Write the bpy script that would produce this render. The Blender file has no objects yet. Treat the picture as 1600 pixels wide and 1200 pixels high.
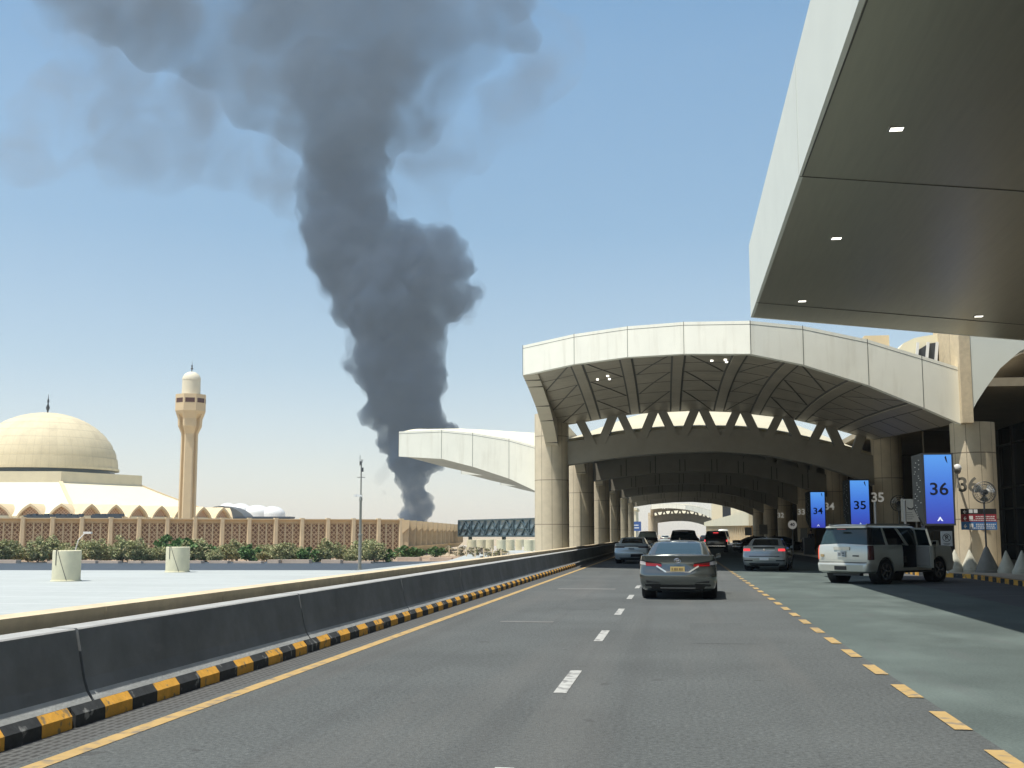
import bpy, bmesh, math, random
from mathutils import Vector, Matrix
random.seed(7)
R = math.radians
SC = bpy.context.scene
COL = SC.collection
# ---------------------------------------------------------------- camera
F, TH, PS = 1850.0, R(7.24), R(7.85)
cam_d = bpy.data.cameras.new('camera'); cam = bpy.data.objects.new('camera', cam_d); COL.objects.link(cam)
cam.location = (0, 0, 1.55); cam.rotation_euler = (R(90) + TH, 0, PS)
cam_d.sensor_width = 36; cam_d.lens = 36 * F / 1600; cam_d.clip_start = .1; cam_d.clip_end = 20000
SC.camera = cam
FW = Vector((-math.sin(PS) * math.cos(TH), math.cos(PS) * math.cos(TH), math.sin(TH)))
RT = Vector((math.cos(PS), math.sin(PS), 0)); UP = RT.cross(FW)
def at(x, y, Y):
    d = FW * F + RT * (x - 800) - UP * (y - 600)
    return Vector((0, 0, 1.55)) + d * (Y / d.y)
# ---------------------------------------------------------------- world, sun, exposure
SUNV = Vector((-.27, -.235, 1)).normalized()
EL = math.asin(SUNV.z); AZ = math.atan2(SUNV.x, SUNV.y)
w = bpy.data.worlds.new('World'); SC.world = w; w.use_nodes = True
wn = w.node_tree.nodes; wl = w.node_tree.links
sky = wn.new('ShaderNodeTexSky'); sky.sky_type = 'NISHITA'; sky.sun_disc = False
sky.sun_elevation = EL; sky.sun_rotation = AZ; sky.altitude = 600; sky.air_density = 1.0; sky.dust_density = 2.2; sky.ozone_density = 1.6
bg = wn['Background']; bg.inputs[1].default_value = .082
# the pale, dusty air low over the desert: brighter sky towards the horizon
tcw = wn.new('ShaderNodeTexCoord'); sxw = wn.new('ShaderNodeSeparateXYZ'); wl.new(tcw.outputs['Generated'], sxw.inputs[0])
rmp = wn.new('ShaderNodeValToRGB'); wl.new(sxw.outputs[2], rmp.inputs[0])
SKYR = [(0, (6.1, 5.4, 4.5)), (.06, (4.5, 4.2, 3.5)), (.14, (2.4, 2.9, 2.8)), (.25, (.80, 1.8, 2.4)), (.42, (.05, 1.2, 2.3)), (.7, (.2, .4, .7)), (1, (0, 0, 0))]
rmp.color_ramp.elements[0].color = (*SKYR[0][1], 1); rmp.color_ramp.elements[1].color = (*SKYR[-1][1], 1)
for p_, c_ in SKYR[1:-1]: rmp.color_ramp.elements.new(p_).color = (*c_, 1)
addw = wn.new('ShaderNodeMix'); addw.data_type = 'RGBA'; addw.blend_type = 'ADD'; addw.inputs[0].default_value = 1
wl.new(sky.outputs[0], addw.inputs[6]); wl.new(rmp.outputs[0], addw.inputs[7]); wl.new(addw.outputs[2], bg.inputs[0])
sun_d = bpy.data.lights.new('sun', 'SUN'); sun_d.energy = 5.0; sun_d.angle = R(.53); sun_d.color = (1, .95, .86)
sun = bpy.data.objects.new('sun', sun_d); COL.objects.link(sun)
sun.rotation_euler = SUNV.to_track_quat('Z', 'Y').to_euler(); sun.location = (-30, -40, 80)
SC.view_settings.view_transform = 'Standard'; SC.view_settings.look = 'None'
SC.view_settings.exposure = 0.24; SC.view_settings.gamma = 1
HAZE = .00012
SC.render.engine = 'CYCLES'
cy = SC.cycles
cy.use_denoising = True
try: cy.denoiser = 'OPENIMAGEDENOISE'
except Exception: pass
cy.max_bounces = 6; cy.diffuse_bounces = 4; cy.glossy_bounces = 3; cy.volume_bounces = 1; cy.transparent_max_bounces = 8
cy.sample_clamp_indirect = 6
# ---------------------------------------------------------------- materials
MATS = {}
def mat(name, col, rough=.7, metal=0, var=0, vs=1.0, bump=0, bs=20, emit=None, coat=0, spec=.5, var2=0, vs2=.1, stretch=None):
    if name in MATS: return MATS[name]
    m = bpy.data.materials.new(name); m.use_nodes = True; n = m.node_tree.nodes; l = m.node_tree.links
    p = n['Principled BSDF']; p.inputs['Base Color'].default_value = (*col, 1); p.inputs['Roughness'].default_value = rough
    p.inputs['Metallic'].default_value = metal; p.inputs['Specular IOR Level'].default_value = spec
    if coat: p.inputs['Coat Weight'].default_value = coat; p.inputs['Coat Roughness'].default_value = .04
    if emit: p.inputs['Emission Color'].default_value = (*col, 1); p.inputs['Emission Strength'].default_value = emit
    tc = n.new('ShaderNodeTexCoord'); co = tc.outputs['Object']
    if stretch:
        mp = n.new('ShaderNodeMapping'); mp.inputs['Scale'].default_value = stretch; l.new(co, mp.inputs[0]); co = mp.outputs[0]
    cur = None
    for v, s in ((var, vs), (var2, vs2)):
        if not v: continue
        t = n.new('ShaderNodeTexNoise'); t.inputs['Scale'].default_value = s; t.inputs['Detail'].default_value = 5; t.inputs['Roughness'].default_value = .6
        l.new(co, t.inputs['Vector'])
        r = n.new('ShaderNodeMapRange'); r.inputs[1].default_value = .3; r.inputs[2].default_value = .7
        r.inputs[3].default_value = 1 - v; r.inputs[4].default_value = 1 + v; l.new(t.outputs[0], r.inputs[0])
        mx = n.new('ShaderNodeVectorMath'); mx.operation = 'SCALE'
        if cur is None: mx.inputs[0].default_value = col
        else: l.new(cur, mx.inputs[0])
        l.new(r.outputs[0], mx.inputs['Scale']); cur = mx.outputs[0]
    if cur is not None: l.new(cur, p.inputs['Base Color'])
    if bump:
        t = n.new('ShaderNodeTexNoise'); t.inputs['Scale'].default_value = bs; t.inputs['Detail'].default_value = 4; l.new(co, t.inputs['Vector'])
        b = n.new('ShaderNodeBump'); b.inputs['Strength'].default_value = bump; b.inputs['Distance'].default_value = .02
        l.new(t.outputs[0], b.inputs['Height']); l.new(b.outputs[0], p.inputs['Normal'])
    m['_cur'] = 1
    MATS[name] = m; return m
def fnode(m, op, a, b=None, c=None):
    n = m.node_tree.nodes.new('ShaderNodeMath'); n.operation = op
    for i, v in enumerate((a, b, c)):
        if v is None: continue
        if isinstance(v, (int, float)): n.inputs[i].default_value = v
        else: m.node_tree.links.new(v, n.inputs[i])
    return n.outputs[0]
def mixcol(m, fac, col):
    """paint a second colour over the material's base colour where fac = 1"""
    n = m.node_tree.nodes; l = m.node_tree.links; p = n['Principled BSDF']; inp = p.inputs['Base Color']
    mx = n.new('ShaderNodeMix'); mx.data_type = 'RGBA'
    if inp.is_linked: l.new(inp.links[0].from_socket, mx.inputs[6])
    else: mx.inputs[6].default_value = inp.default_value
    mx.inputs[7].default_value = (*col, 1); l.new(fac, mx.inputs[0]); l.new(mx.outputs[2], inp)
def obj_xyz(m, kind='Object'):
    n = m.node_tree.nodes; l = m.node_tree.links
    tc = n.new('ShaderNodeTexCoord'); s = n.new('ShaderNodeSeparateXYZ'); l.new(tc.outputs[kind], s.inputs[0]); return s.outputs
asphalt = mat('asphalt', (.090, .100, .099), .92, var=.42, vs=26, bump=.8, bs=70, var2=.16, vs2=.3)
def wear(m, scale, lo, hi, col, amt, stretch):
    n = m.node_tree.nodes; l = m.node_tree.links
    tc = n.new('ShaderNodeTexCoord'); mp = n.new('ShaderNodeMapping'); mp.inputs['Scale'].default_value = stretch; l.new(tc.outputs['Object'], mp.inputs[0])
    t = n.new('ShaderNodeTexNoise'); t.inputs['Scale'].default_value = scale; t.inputs['Detail'].default_value = 6; l.new(mp.outputs[0], t.inputs['Vector'])
    r = n.new('ShaderNodeMapRange'); r.inputs[1].default_value = lo; r.inputs[2].default_value = hi; r.inputs[3].default_value = 0; r.inputs[4].default_value = amt
    l.new(t.outputs[0], r.inputs[0]); mixcol(m, r.outputs[0], col)
wear(asphalt, 1.0, .5, .75, (.13, .13, .122), .6, (.9, .05, 1))
wear(asphalt, 1.0, .55, .8, (.055, .056, .056), .55, (1.6, .03, 1))
wear(asphalt, 3.0, .66, .72, (.045, .045, .045), .5, (1, .8, 1))
teal = mat('green_coating', (.082, .107, .100), .88, var=.30, vs=34, bump=.5, bs=110, var2=.22, vs2=.35)
wear(teal, 1.0, .5, .78, (.16, .205, .19), .7, (.6, .25, 1))
wear(teal, 2.0, .58, .8, (.1, .11, .11), .6, (1, .2, 1))
parkasph = mat('bay_asphalt', (.075, .08, .085), .9, var=.2, vs=60, bump=.4, bs=90, var2=.2, vs2=.3)
white_paint = mat('white_road_paint', (.40, .41, .39), .8, var=.15, vs=9)
wear(white_paint, 7.0, .5, .62, (.12, .12, .12), .8, (1, 1, 1))
yellow_paint = mat('yellow_road_paint', (.42, .29, .115), .8, var=.12, vs=5)
wear(yellow_paint, 6.0, .52, .66, (.16, .15, .13), .8, (1, 1, 1))
faint_paint = mat('worn_road_paint', (.14, .145, .14), .9, var=.2, vs=4)
kerb_y = mat('kerb_yellow', (.80, .42, .06), .75, var=.15, vs=8, bump=.2, bs=30)
wear(kerb_y, 9.0, .56, .64, (.25, .2, .12), .9, (1, 1, 1))
kerb_k = mat('kerb_black', (.04, .045, .048), .85, var=.25, vs=10, bump=.2, bs=30)
wear(kerb_k, 7.0, .6, .68, (.3, .31, .3), .8, (1, 1, 1))
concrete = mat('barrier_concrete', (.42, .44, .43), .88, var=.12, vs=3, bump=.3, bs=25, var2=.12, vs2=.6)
barrier_shade = mat('barrier_shaded_face', (.17, .187, .195), .85, var=.16, vs=2.2, bump=.2, bs=25, var2=.14, vs2=.5)  # dark tone stands for the road-side face lying in shadow
wear(barrier_shade, 3.0, .6, .72, (.22, .23, .23), .5, (1, .6, 2.5))
cap_lit = mat('barrier_cap', (.36, .37, .36), .85, var=.1, vs=3)
cream_stone = mat('cream_stone', (.60, .50, .34), .8, var=.1, vs=5, bump=.2, bs=30, var2=.08, vs2=.7)
wear(cream_stone, 2.0, .6, .74, (.3, .25, .18), .5, (1, .5, 1))
roofwhite = mat('white_membrane', (.64, .68, .69), .8, var=.05, vs=1.5, var2=.06, vs2=.15)
creamc = mat('cream_render', (.66, .63, .45), .85, var=.08, vs=2, bump=.1, bs=20)
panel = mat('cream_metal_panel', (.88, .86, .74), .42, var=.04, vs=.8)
wear(panel, 1.2, .52, .75, (.62, .58, .46), .35, (3, 3, .35))
joint = mat('dark_joint', (.09, .088, .075), .8)
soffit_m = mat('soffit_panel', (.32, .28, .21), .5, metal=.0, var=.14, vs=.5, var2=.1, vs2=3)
brushed = mat('brushed_soffit', (.50, .48, .38), .38, metal=.85, var=.05, vs=1.5, stretch=(6, .3, 1), bump=.0)
conc_dk = mat('arch_concrete', (.28, .26, .21), .8, var=.08, vs=1, bump=.15, bs=12)
sand = mat('desert_ground', (.42, .34, .23), .95, var=.15, vs=.05, var2=.1, vs2=.5)
paving = mat('pale_paving', (.40, .35, .27), .85, var=.1, vs=1)
tan = mat('tan_concrete', (.62, .48, .29), .85, var=.07, vs=1.5, bump=.1, bs=8)
tan_lt = mat('light_tan_concrete', (.70, .57, .37), .85, var=.07, vs=1.2)
domec = mat('dome_stone', (.66, .57, .38), .8, var=.05, vs=.5)
roofc = mat('cream_roof', (.82, .76, .56), .75, var=.03, vs=.2)
minc = mat('minaret_stone', (.66, .53, .34), .8, var=.05, vs=.5)
dglass = mat('dark_glass', (.02, .025, .028), .08, spec=.8)
bglass = mat('blue_glass', (.10, .18, .22), .15, spec=.7)
steel = mat('grey_steel', (.3, .31, .31), .45, metal=.7)
dsteel = mat('dark_steel', (.05, .055, .06), .5)
whitep = mat('white_enamel', (.75, .76, .75), .4)
black = mat('black_plastic', (.012, .013, .014), .5)
rubber = mat('tyre_rubber', (.018, .018, .018), .85)
chrome = mat('chrome', (.8, .8, .8), .12, metal=1)
alloy = mat('alloy_rim', (.4, .41, .42), .3, metal=.8)
carglass = mat('car_glass', (.008, .014, .016), .05, spec=.45)
redlamp = mat('red_lamp', (.32, .008, .012), .15, spec=.8)
clearlamp = mat('clear_lamp', (.55, .52, .52), .12, spec=.8)
brakelit = mat('lit_brake_lamp', (1, .06, .07), .3, emit=.9)
lamp_on = mat('lit_downlight', (1, .97, .85), .4, emit=2.5)
cone_m = mat('cone_concrete', (.5, .49, .4), .85, var=.08, vs=4)
# ---------------------------------------------------------------- builders
ORD = 'first second third fourth fifth sixth seventh eighth ninth tenth eleventh twelfth thirteenth fourteenth fifteenth sixteenth seventeenth eighteenth nineteenth twentieth twenty-first twenty-second twenty-third twenty-fourth twenty-fifth twenty-sixth twenty-seventh twenty-eighth twenty-ninth thirtieth thirty-first thirty-second thirty-third thirty-fourth thirty-fifth thirty-sixth'.split()
class MB:
    def __init__(s): s.v = []; s.f = []; s.m = []; s.mi = 0
    def add(s, vs, fs):
        b = len(s.v); s.v += [tuple(v) for v in vs]
        for f in fs: s.f.append(tuple(b + i for i in f)); s.m.append(s.mi)
        return s
    def quad(s, *p): return s.add(p, [tuple(range(len(p)))])
    def box(s, x0, x1, y0, y1, z0, z1):
        return s.hexa([(x0, y0, z0), (x1, y0, z0), (x1, y1, z0), (x0, y1, z0), (x0, y0, z1), (x1, y0, z1), (x1, y1, z1), (x0, y1, z1)])
    def hexa(s, p): return s.add(p, [(0, 3, 2, 1), (4, 5, 6, 7), (0, 1, 5, 4), (1, 2, 6, 5), (2, 3, 7, 6), (3, 0, 4, 7)])
    def bar(s, a, b, wd, hd=None, up=(0, 0, 1)):
        a = Vector(a); b = Vector(b); d = (b - a).normalized(); u = Vector(up)
        if abs(d.dot(u)) > .99: u = Vector((0, 1, 0))
        sx = d.cross(u).normalized(); sy = sx.cross(d).normalized(); hd = hd or wd
        c = [(-1, -1), (1, -1), (1, 1), (-1, 1)]
        return s.hexa([a + sx * i * wd / 2 + sy * j * hd / 2 for i, j in c] + [b + sx * i * wd / 2 + sy * j * hd / 2 for i, j in c])
    def tube(s, pts, r, n=10):
        pts = [Vector(p) for p in pts]; rs = r if isinstance(r, (list, tuple)) else [r] * len(pts); rings = []
        for i, p in enumerate(pts):
            d = (pts[min(i + 1, len(pts) - 1)] - pts[max(i - 1, 0)]).normalized()
            u = Vector((0, 0, 1)) if abs(d.z) < .95 else Vector((0, 1, 0))
            a = d.cross(u).normalized(); b = a.cross(d).normalized()
            rings.append([p + (a * math.cos(2 * math.pi * k / n) + b * math.sin(2 * math.pi * k / n)) * rs[i] for k in range(n)])
        vs = [v for rg in rings for v in rg]; fs = []
        for i in range(len(pts) - 1):
            for k in range(n): fs.append((i * n + k, i * n + (k + 1) % n, (i + 1) * n + (k + 1) % n, (i + 1) * n + k))
        fs += [tuple(range(n))[::-1], tuple((len(pts) - 1) * n + k for k in range(n))]
        return s.add(vs, fs)
    def lathe(s, prof, n=32, c=(0, 0), a0=0, axis='z'):
        vs = []; fs = []
        for r, z in prof:
            for k in range(n):
                t = a0 + 2 * math.pi * k / n
                if axis == 'z': vs.append((c[0] + r * math.cos(t), c[1] + r * math.sin(t), z))
                else: vs.append((z, c[0] + r * math.cos(t), c[1] + r * math.sin(t)))
        for i in range(len(prof) - 1):
            for k in range(n): fs.append((i * n + k, i * n + (k + 1) % n, (i + 1) * n + (k + 1) % n, (i + 1) * n + k))
        if prof[0][0] > 1e-4: fs.append(tuple(range(n))[::-1])
        if prof[-1][0] > 1e-4: fs.append(tuple((len(prof) - 1) * n + k for k in range(n)))
        return s.add(vs, fs)
    def grid(s, rows):
        m = len(rows[0]); fs = []
        for i in range(len(rows) - 1):
            for j in range(m - 1): fs.append((i * m + j, i * m + j + 1, (i + 1) * m + j + 1, (i + 1) * m + j))
        return s.add([p for r in rows for p in r], fs)
    def prism(s, poly, z0, z1):
        n = len(poly)
        vs = [(p[0], p[1], z0) for p in poly] + [(p[0], p[1], z1) for p in poly]
        return s.add(vs, [tuple(range(n))[::-1], tuple(range(n, 2 * n))] + [(i, (i + 1) % n, n + (i + 1) % n, n + i) for i in range(n)])
    def prism_y(s, poly, y0, y1):      # polygon in x,z extruded along y
        n = len(poly)
        vs = [(p[0], y0, p[1]) for p in poly] + [(p[0], y1, p[1]) for p in poly]
        return s.add(vs, [tuple(range(n)), tuple(range(n, 2 * n))[::-1]] + [(i, n + i, n + (i + 1) % n, (i + 1) % n) for i in range(n)])
    def build(s, name, mats, parent=None, loc=(0, 0, 0), smooth=None, recalc=True, merge=False):
        me = bpy.data.meshes.new(name); me.from_pydata(s.v, [], s.f)
        if not isinstance(mats, (list, tuple)): mats = [mats]
        for m in mats: me.materials.append(m)
        for p, i in zip(me.polygons, s.m): p.material_index = i
        if recalc or merge:
            bm = bmesh.new(); bm.from_mesh(me)
            if merge: bmesh.ops.remove_doubles(bm, verts=bm.verts, dist=1e-4)
            if recalc: bmesh.ops.recalc_face_normals(bm, faces=bm.faces)
            bm.to_mesh(me); bm.free()
        if smooth is not None:
            for p in me.polygons: p.use_smooth = True
            me.set_sharp_from_angle(angle=R(smooth))
        me.update()
        o = bpy.data.objects.new(name, me); COL.objects.link(o); o.location = loc
        if parent: o.parent = parent
        return o
def tag(o, label=None, cat=None, group=None, kind=None):
    if label: o['label'] = label
    if cat: o['category'] = cat
    if group: o['group'] = group
    if kind: o['kind'] = kind
    return o
def empty(name, loc, label, cat, group=None, rz=0):
    o = bpy.data.objects.new(name, None); COL.objects.link(o); o.location = loc; o.rotation_euler = (0, 0, rz); o.empty_display_size = .2
    return tag(o, label, cat, group)
def kids(o): return [c for c in bpy.data.objects if c.parent == o]
def dup(o, loc=None, rz=None, label=None, parent=None, group=None):
    c = o.copy(); COL.objects.link(c)
    if parent: c.parent = parent
    if loc is not None: c.location = loc
    if rz is not None: c.rotation_euler = (0, 0, rz)
    if label: c['label'] = label
    if group: c['group'] = group
    for k in kids(o): dup(k, parent=c)
    return c
def struct(o): o['kind'] = 'structure'; return o
def boolcut(o, cutter):
    bpy.context.view_layer.update()
    md = o.modifiers.new('b', 'BOOLEAN'); md.operation = 'DIFFERENCE'; md.object = cutter; md.solver = 'EXACT'
    dg = bpy.context.evaluated_depsgraph_get(); dg.update()
    me = bpy.data.meshes.new_from_object(o.evaluated_get(dg)); o.modifiers.clear(); o.data = me
def remesh_obj(o, mods):
    pass
def text_mesh(name, s, size, m, parent, loc, rot, off=0.0, ext=.01, align='CENTER', sx=1):
    c = bpy.data.curves.new(name, 'FONT'); c.body = s; c.size = size; c.offset = off; c.extrude = ext; c.align_x = align; c.align_y = 'CENTER'
    t = bpy.data.objects.new(name + '_c', c); COL.objects.link(t); bpy.context.view_layer.update()
    me = bpy.data.meshes.new_from_object(t.evaluated_get(bpy.context.evaluated_depsgraph_get()))
    bpy.data.objects.remove(t); me.materials.clear(); me.materials.append(m)
    for p in me.polygons: p.material_index = 0
    o = bpy.data.objects.new(name, me); COL.objects.link(o); o.location = loc; o.rotation_euler = rot; o.scale = (sx, 1, 1)
    if parent: o.parent = parent
    return o
# ================================================================ ground and roads
g = MB(); g.quad((-6000, -400, -1.6), (6000, -400, -1.6), (6000, 9000, -1.6), (-6000, 9000, -1.6)); struct(g.build('ground', sand))
ROADEND = 640
g = MB(); g.box(-5.70, 40, -12, ROADEND, -1.2, -.02); struct(g.build('road_deck', concrete))
def sheet(name, x0, x1, y0, y1, z, m, ny=1):
    g = MB(); g.quad((x0, y0, z), (x1, y0, z), (x1, y1, z), (x0, y1, z)); return struct(g.build(name, m))
sheet('road', -4.45, 2.32, -12, ROADEND, 0, asphalt)
sheet('green_lane', 2.32, 7.3, -12, 340, 0, teal)
sheet('bay_lane', 7.3, 10.6, -12, 340, 0, parkasph)
# the drain strip beside the kerb: small grating slots
grate = mat('drain_grate', (.095, .10, .098), .85, var=.15, vs=8)
X = obj_xyz(grate)
a = fnode(grate, 'GREATER_THAN', fnode(grate, 'FRACT', fnode(grate, 'MULTIPLY', X[0], 14)), .45)
b = fnode(grate, 'GREATER_THAN', fnode(grate, 'FRACT', fnode(grate, 'MULTIPLY', X[1], 7)), .25)
mixcol(grate, fnode(grate, 'MULTIPLY', fnode(grate, 'MULTIPLY', a, b), .8), (.03, .03, .03))
sheet('drain_strip', -4.86, -4.45, -12, 340, -.004, grate)
g = MB()
def strip(mb, x0, x1, y0, y1, z=.004, sub=1): mb.quad((x0, y0, z), (x1, y0, z), (x1, y1, z), (x0, y1, z))
g = MB(); strip(g, -4.37, -4.22, -10, 57, .004); strip(g, -4.37, -4.22, 57, 330, .004); struct(g.build('yellow_edge_line', yellow_paint))
g = MB()
for k in range(-1, 55): y = 6.15 + 5.75 * k; strip(g, -1.23, -1.10, y, y + 1.95)
struct(g.build('white_lane_markings', white_paint))
# darker repair patches in the asphalt, barely told from the rest
g = MB()
for (x0, x1, y0, y1) in ((.2, 1.1, 17.5, 21.5), (-2.4, -1.6, 25, 29), (-.6, .2, 38, 44)): strip(g, x0, x1, y0, y1, .0025)
struct(g.build('asphalt_patches', mat('patch_asphalt', (.086, .095, .094), .93, var=.35, vs=26, bump=.7, bs=70, var2=.1, vs2=.4)))
g = MB()
for k in range(0, 150):
    y = 10.1 + 1.9 * (k - 7); strip(g, 2.17, 2.31, y, y + 1.0, .008)
struct(g.build('yellow_edge_markings', yellow_paint))
g = MB(); strip(g, -3.4, -1.75, 34.0, 34.7); strip(g, -3.15, -2.2, 21.2, 21.5); strip(g, .9, 1.5, 33, 33.2); struct(g.build('worn_markings', faint_paint))
g = MB(); strip(g, 3.75, 3.8, 11.3, 13.1, .006); strip(g, 3.75, 6.2, 13.04, 13.1, .006)
g.quad((3.8, 11.3, .006), (3.75, 11.3, .006), (4.1, 10.9, .006), (4.15, 10.9, .006)); strip(g, 4.3, 6.2, 12.5, 12.62, .006); struct(g.build('box_marking', mat('pale_marking', (.36, .42, .39), .85, var=.2, vs=6)))
g = MB()
for y in (36.5, 31.5, 26.5, 21.5): g.quad((7.3, y, .005), (10.5, y + 1.2, .005), (10.5, y + 1.32, .005), (7.3, y + .12, .005))
struct(g.build('bay_markings', faint_paint))
# right pavement with its kerb
g = MB(); g.box(9.35, 40, 49.0, 340, -.05, .15); g.prism([(10.6, -12), (40, -12), (40, 49), (9.35, 49), (9.35, 47.3), (10.6, 44.4)], -.05, .15); struct(g.build('pavement', paving))
# yellow and black kerbs: one object each, blocks as material slots
def kerb(name, path, w, h, step, label, first=0):
    g = MB(); i = first
    for (a, b) in zip(path[:-1], path[1:]):
        a = Vector(a); b = Vector(b); L = (b - a).length; n = max(1, round(L / step)); d = (b - a) / n; s = Vector((-d.y, d.x, 0)).normalized() * w
        for k in range(n):
            p = a + d * k; q = p + d * .985; g.mi = i % 2; i += 1
            o = Vector((0, 0, h)); z = Vector((0, 0, -.04))
            g.hexa([p + z, q + z, q + s + z, p + s + z, p + o * .92 + s * .04, q + o * .92 + s * .04, q + o + s, p + o + s])
    return tag(g.build(name, [kerb_k, kerb_y]), label, 'kerb')
g = MB(); i = 0; y = -9.2
while y < 58:
    g.mi = i % 2; i += 1; y2 = y + .508 if (i % 12) else y + .46
    g.hexa([(-4.845, y, -.03), (-4.845, y2, -.03), (-4.899, y2, -.03), (-4.899, y, -.03), (-4.847, y, .095), (-4.847, y2, .095), (-4.899, y2, .095), (-4.899, y, .095)])
    g.hexa([(-4.847, y, .095), (-4.847, y2, .095), (-4.899, y2, .095), (-4.899, y, .095), (-4.898, y, .160), (-4.898, y2, .160), (-4.8995, y2, .160), (-4.8995, y, .160)])
    y += .5133
tag(g.build('painted_kerb', [kerb_k, kerb_y]), 'low black and yellow striped kerb running along the foot of the barrier', 'kerb')
kerb('painted_kerb', [(9.34, 60, 0), (9.34, 47.2, 0), (10.59, 44.3, 0), (10.59, 20, 0)], -.3, .155, .5, 'black and yellow striped kerb edging the terminal pavement under the cones')
# barrier segments
def barrier_seg(L):
    g = MB(); P = [(-4.90, -.02), (-4.90, .162), (-4.952, .235), (-4.99, .34), (-5.075, .745), (-5.09, .757), (-5.33, .757), (-5.37, .2), (-5.42, -.02)]  # foot ledge eased back so a strip of it catches the sun
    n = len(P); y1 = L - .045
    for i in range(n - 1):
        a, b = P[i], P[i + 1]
        g.mi = 1 if i == 1 else (2 if i in (4, 5) else 0)  # sunlit foot ledge and cap get lighter tones than the shaded face
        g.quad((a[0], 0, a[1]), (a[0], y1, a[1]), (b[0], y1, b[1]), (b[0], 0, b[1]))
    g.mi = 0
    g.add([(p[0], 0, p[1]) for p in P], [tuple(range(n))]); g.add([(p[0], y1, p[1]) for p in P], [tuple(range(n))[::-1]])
    return g
seg = barrier_seg(6.03).build('barrier_block', [barrier_shade, concrete, cap_lit], loc=(0, -8.4, 0), recalc=True)
LB = ['', 'nearest to the camera at the left edge of the photo', 'the long one filling the lower left between the first two joints', 'the one between the second and third joints', 'just past the third joint', 'the fifth dark stretch counting from the camera']
tag(seg, 'grey road barrier segment beside and behind the camera, outside the picture', 'barrier')
yy = [-8.4 + 6.03 * k for k in range(0, 30)]
nm = 0
for k, y in enumerate(yy):
    if k == 0: continue
    o = dup(seg, loc=(0, y, 0))
    if y < 3: o['label'] = 'grey concrete barrier segment beside the road, nearest to the camera at the lower left corner'
    elif y < 24: o['label'] = ['grey road barrier segment filling the left edge of the photo', 'grey road barrier segment with the widest dark face, second from the left edge', 'grey road barrier segment third from the left edge of the photo', 'grey road barrier segment fourth from the left edge of the photo'][int((y - 3) // 6)]
    else:
        o['label'] = ORD[min(k - 1, len(ORD) - 1)] + ' grey barrier segment counting from the lower left corner'; o['group'] = 'segments of the grey road barrier'
# coping wall behind the barrier
g = MB(); g.mi = 0; g.box(-5.74, -5.52, -10, 190, -1.2, .68)
yv = -10
while yv < 190:
    g.box(-5.79, -5.48, yv, yv + 2.99, .68, .86); yv += 3.0
tag(g.build('parapet', [cream_stone]), 'long low cream stone parapet with coping behind the grey barrier', 'parapet')
# white flat roof of the lower building
seamw = mat('membrane_roof', (.40, .435, .425), .8, var=.04, vs=1.5, var2=.06, vs2=.12)
X = obj_xyz(seamw)
wear(seamw, .8, .56, .7, (.45, .47, .46), .6, (1, 3, 1))
a = fnode(seamw, 'LESS_THAN', fnode(seamw, 'FRACT', fnode(seamw, 'MULTIPLY', X[1], .22)), .02)
mixcol(seamw, fnode(seamw, 'MULTIPLY', a, .5), (.8, .8, .78))
g = MB(); e0 = at(0, 890, 80); 
def gz(x, y, z):
    d = FW * F + RT * (x - 800) - UP * (y - 600); return Vector((0, 0, 1.55)) + d * ((z - 1.55) / d.z)
p0 = gz(-150, 891, -.95); p1 = gz(560, 891, -.95); p2 = gz(700, 876, -.95); p3 = gz(745, 862, -.95)
g.prism([(-5.76, -10), (-5.76, 260), (p3.x, p3.y), (p2.x, p2.y), (p1.x, p1.y), (p0.x, p0.y), (-95, -10)], -1.5, -.95)
struct(g.build('flat_roof', seamw))
# service road beyond it
aspd = mat('dark_service_road', (.05, .065, .08), .6, var=.1, vs=.5)
g = MB(); q0 = gz(-200, 892, -1.5); q1 = gz(720, 892, -1.5); q2 = gz(720, 877, -1.5); q3 = gz(-200, 879, -1.5)
g.quad(q0, q1, q2, q3); struct(g.build('service_road', aspd))
# ================================================================ terminal canopies
def seamed_pillar_mat():
    m = mat('pillar_stone', (.58, .50, .36), .8, var=.06, vs=2, bump=.15, bs=20, var2=.05, vs2=.5)
    X = obj_xyz(m)
    ang = fnode(m, 'ARCTAN2', X[1], X[0])
    s = fnode(m, 'FRACT', fnode(m, 'ADD', fnode(m, 'MULTIPLY', ang, 10 / (2 * math.pi)), .35))
    a = fnode(m, 'LESS_THAN', s, .045)
    b = fnode(m, 'LESS_THAN', fnode(m, 'FRACT', fnode(m, 'DIVIDE', fnode(m, 'ADD', X[2], .5), 2.62)), .017)
    mixcol(m, fnode(m, 'MULTIPLY', fnode(m, 'MAXIMUM', a, b), .75), (.14, .11, .08)); return m
pst = seamed_pillar_mat()
def pillar(name, x, y, r, z0, z1, label, group=None):
    g = MB(); g.lathe([(r, z0), (r, z1)], 48); o = g.build(name, pst, loc=(x, y, 0), smooth=50); return tag(o, label, 'pillar', group)
LX, LR_ = -7.37, 1.03
ROWS = [71, 93, 115, 137, 159, 181]
wl_ = ['largest round stone pillar on the left of the road, half sunlit, carrying the first canopy', 'round pillar second from the front in the left row, mostly in shade', 'third round pillar in the left row under the canopy', 'fourth round pillar in the left row under the canopy', 'fifth round pillar in the left row, narrow and dark', 'last round pillar of the left row beside the bright tunnel end']
wr_ = ['shaded round pillar behind the number 35 on the right of the tunnel', 'shaded round pillar behind the number 34 on the right of the tunnel', 'shaded round pillar with the number 33', 'shaded round pillar with the number 32', 'dark pillar of the right row past the number 32', 'last dark pillar of the right row at the bright tunnel end']
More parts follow.
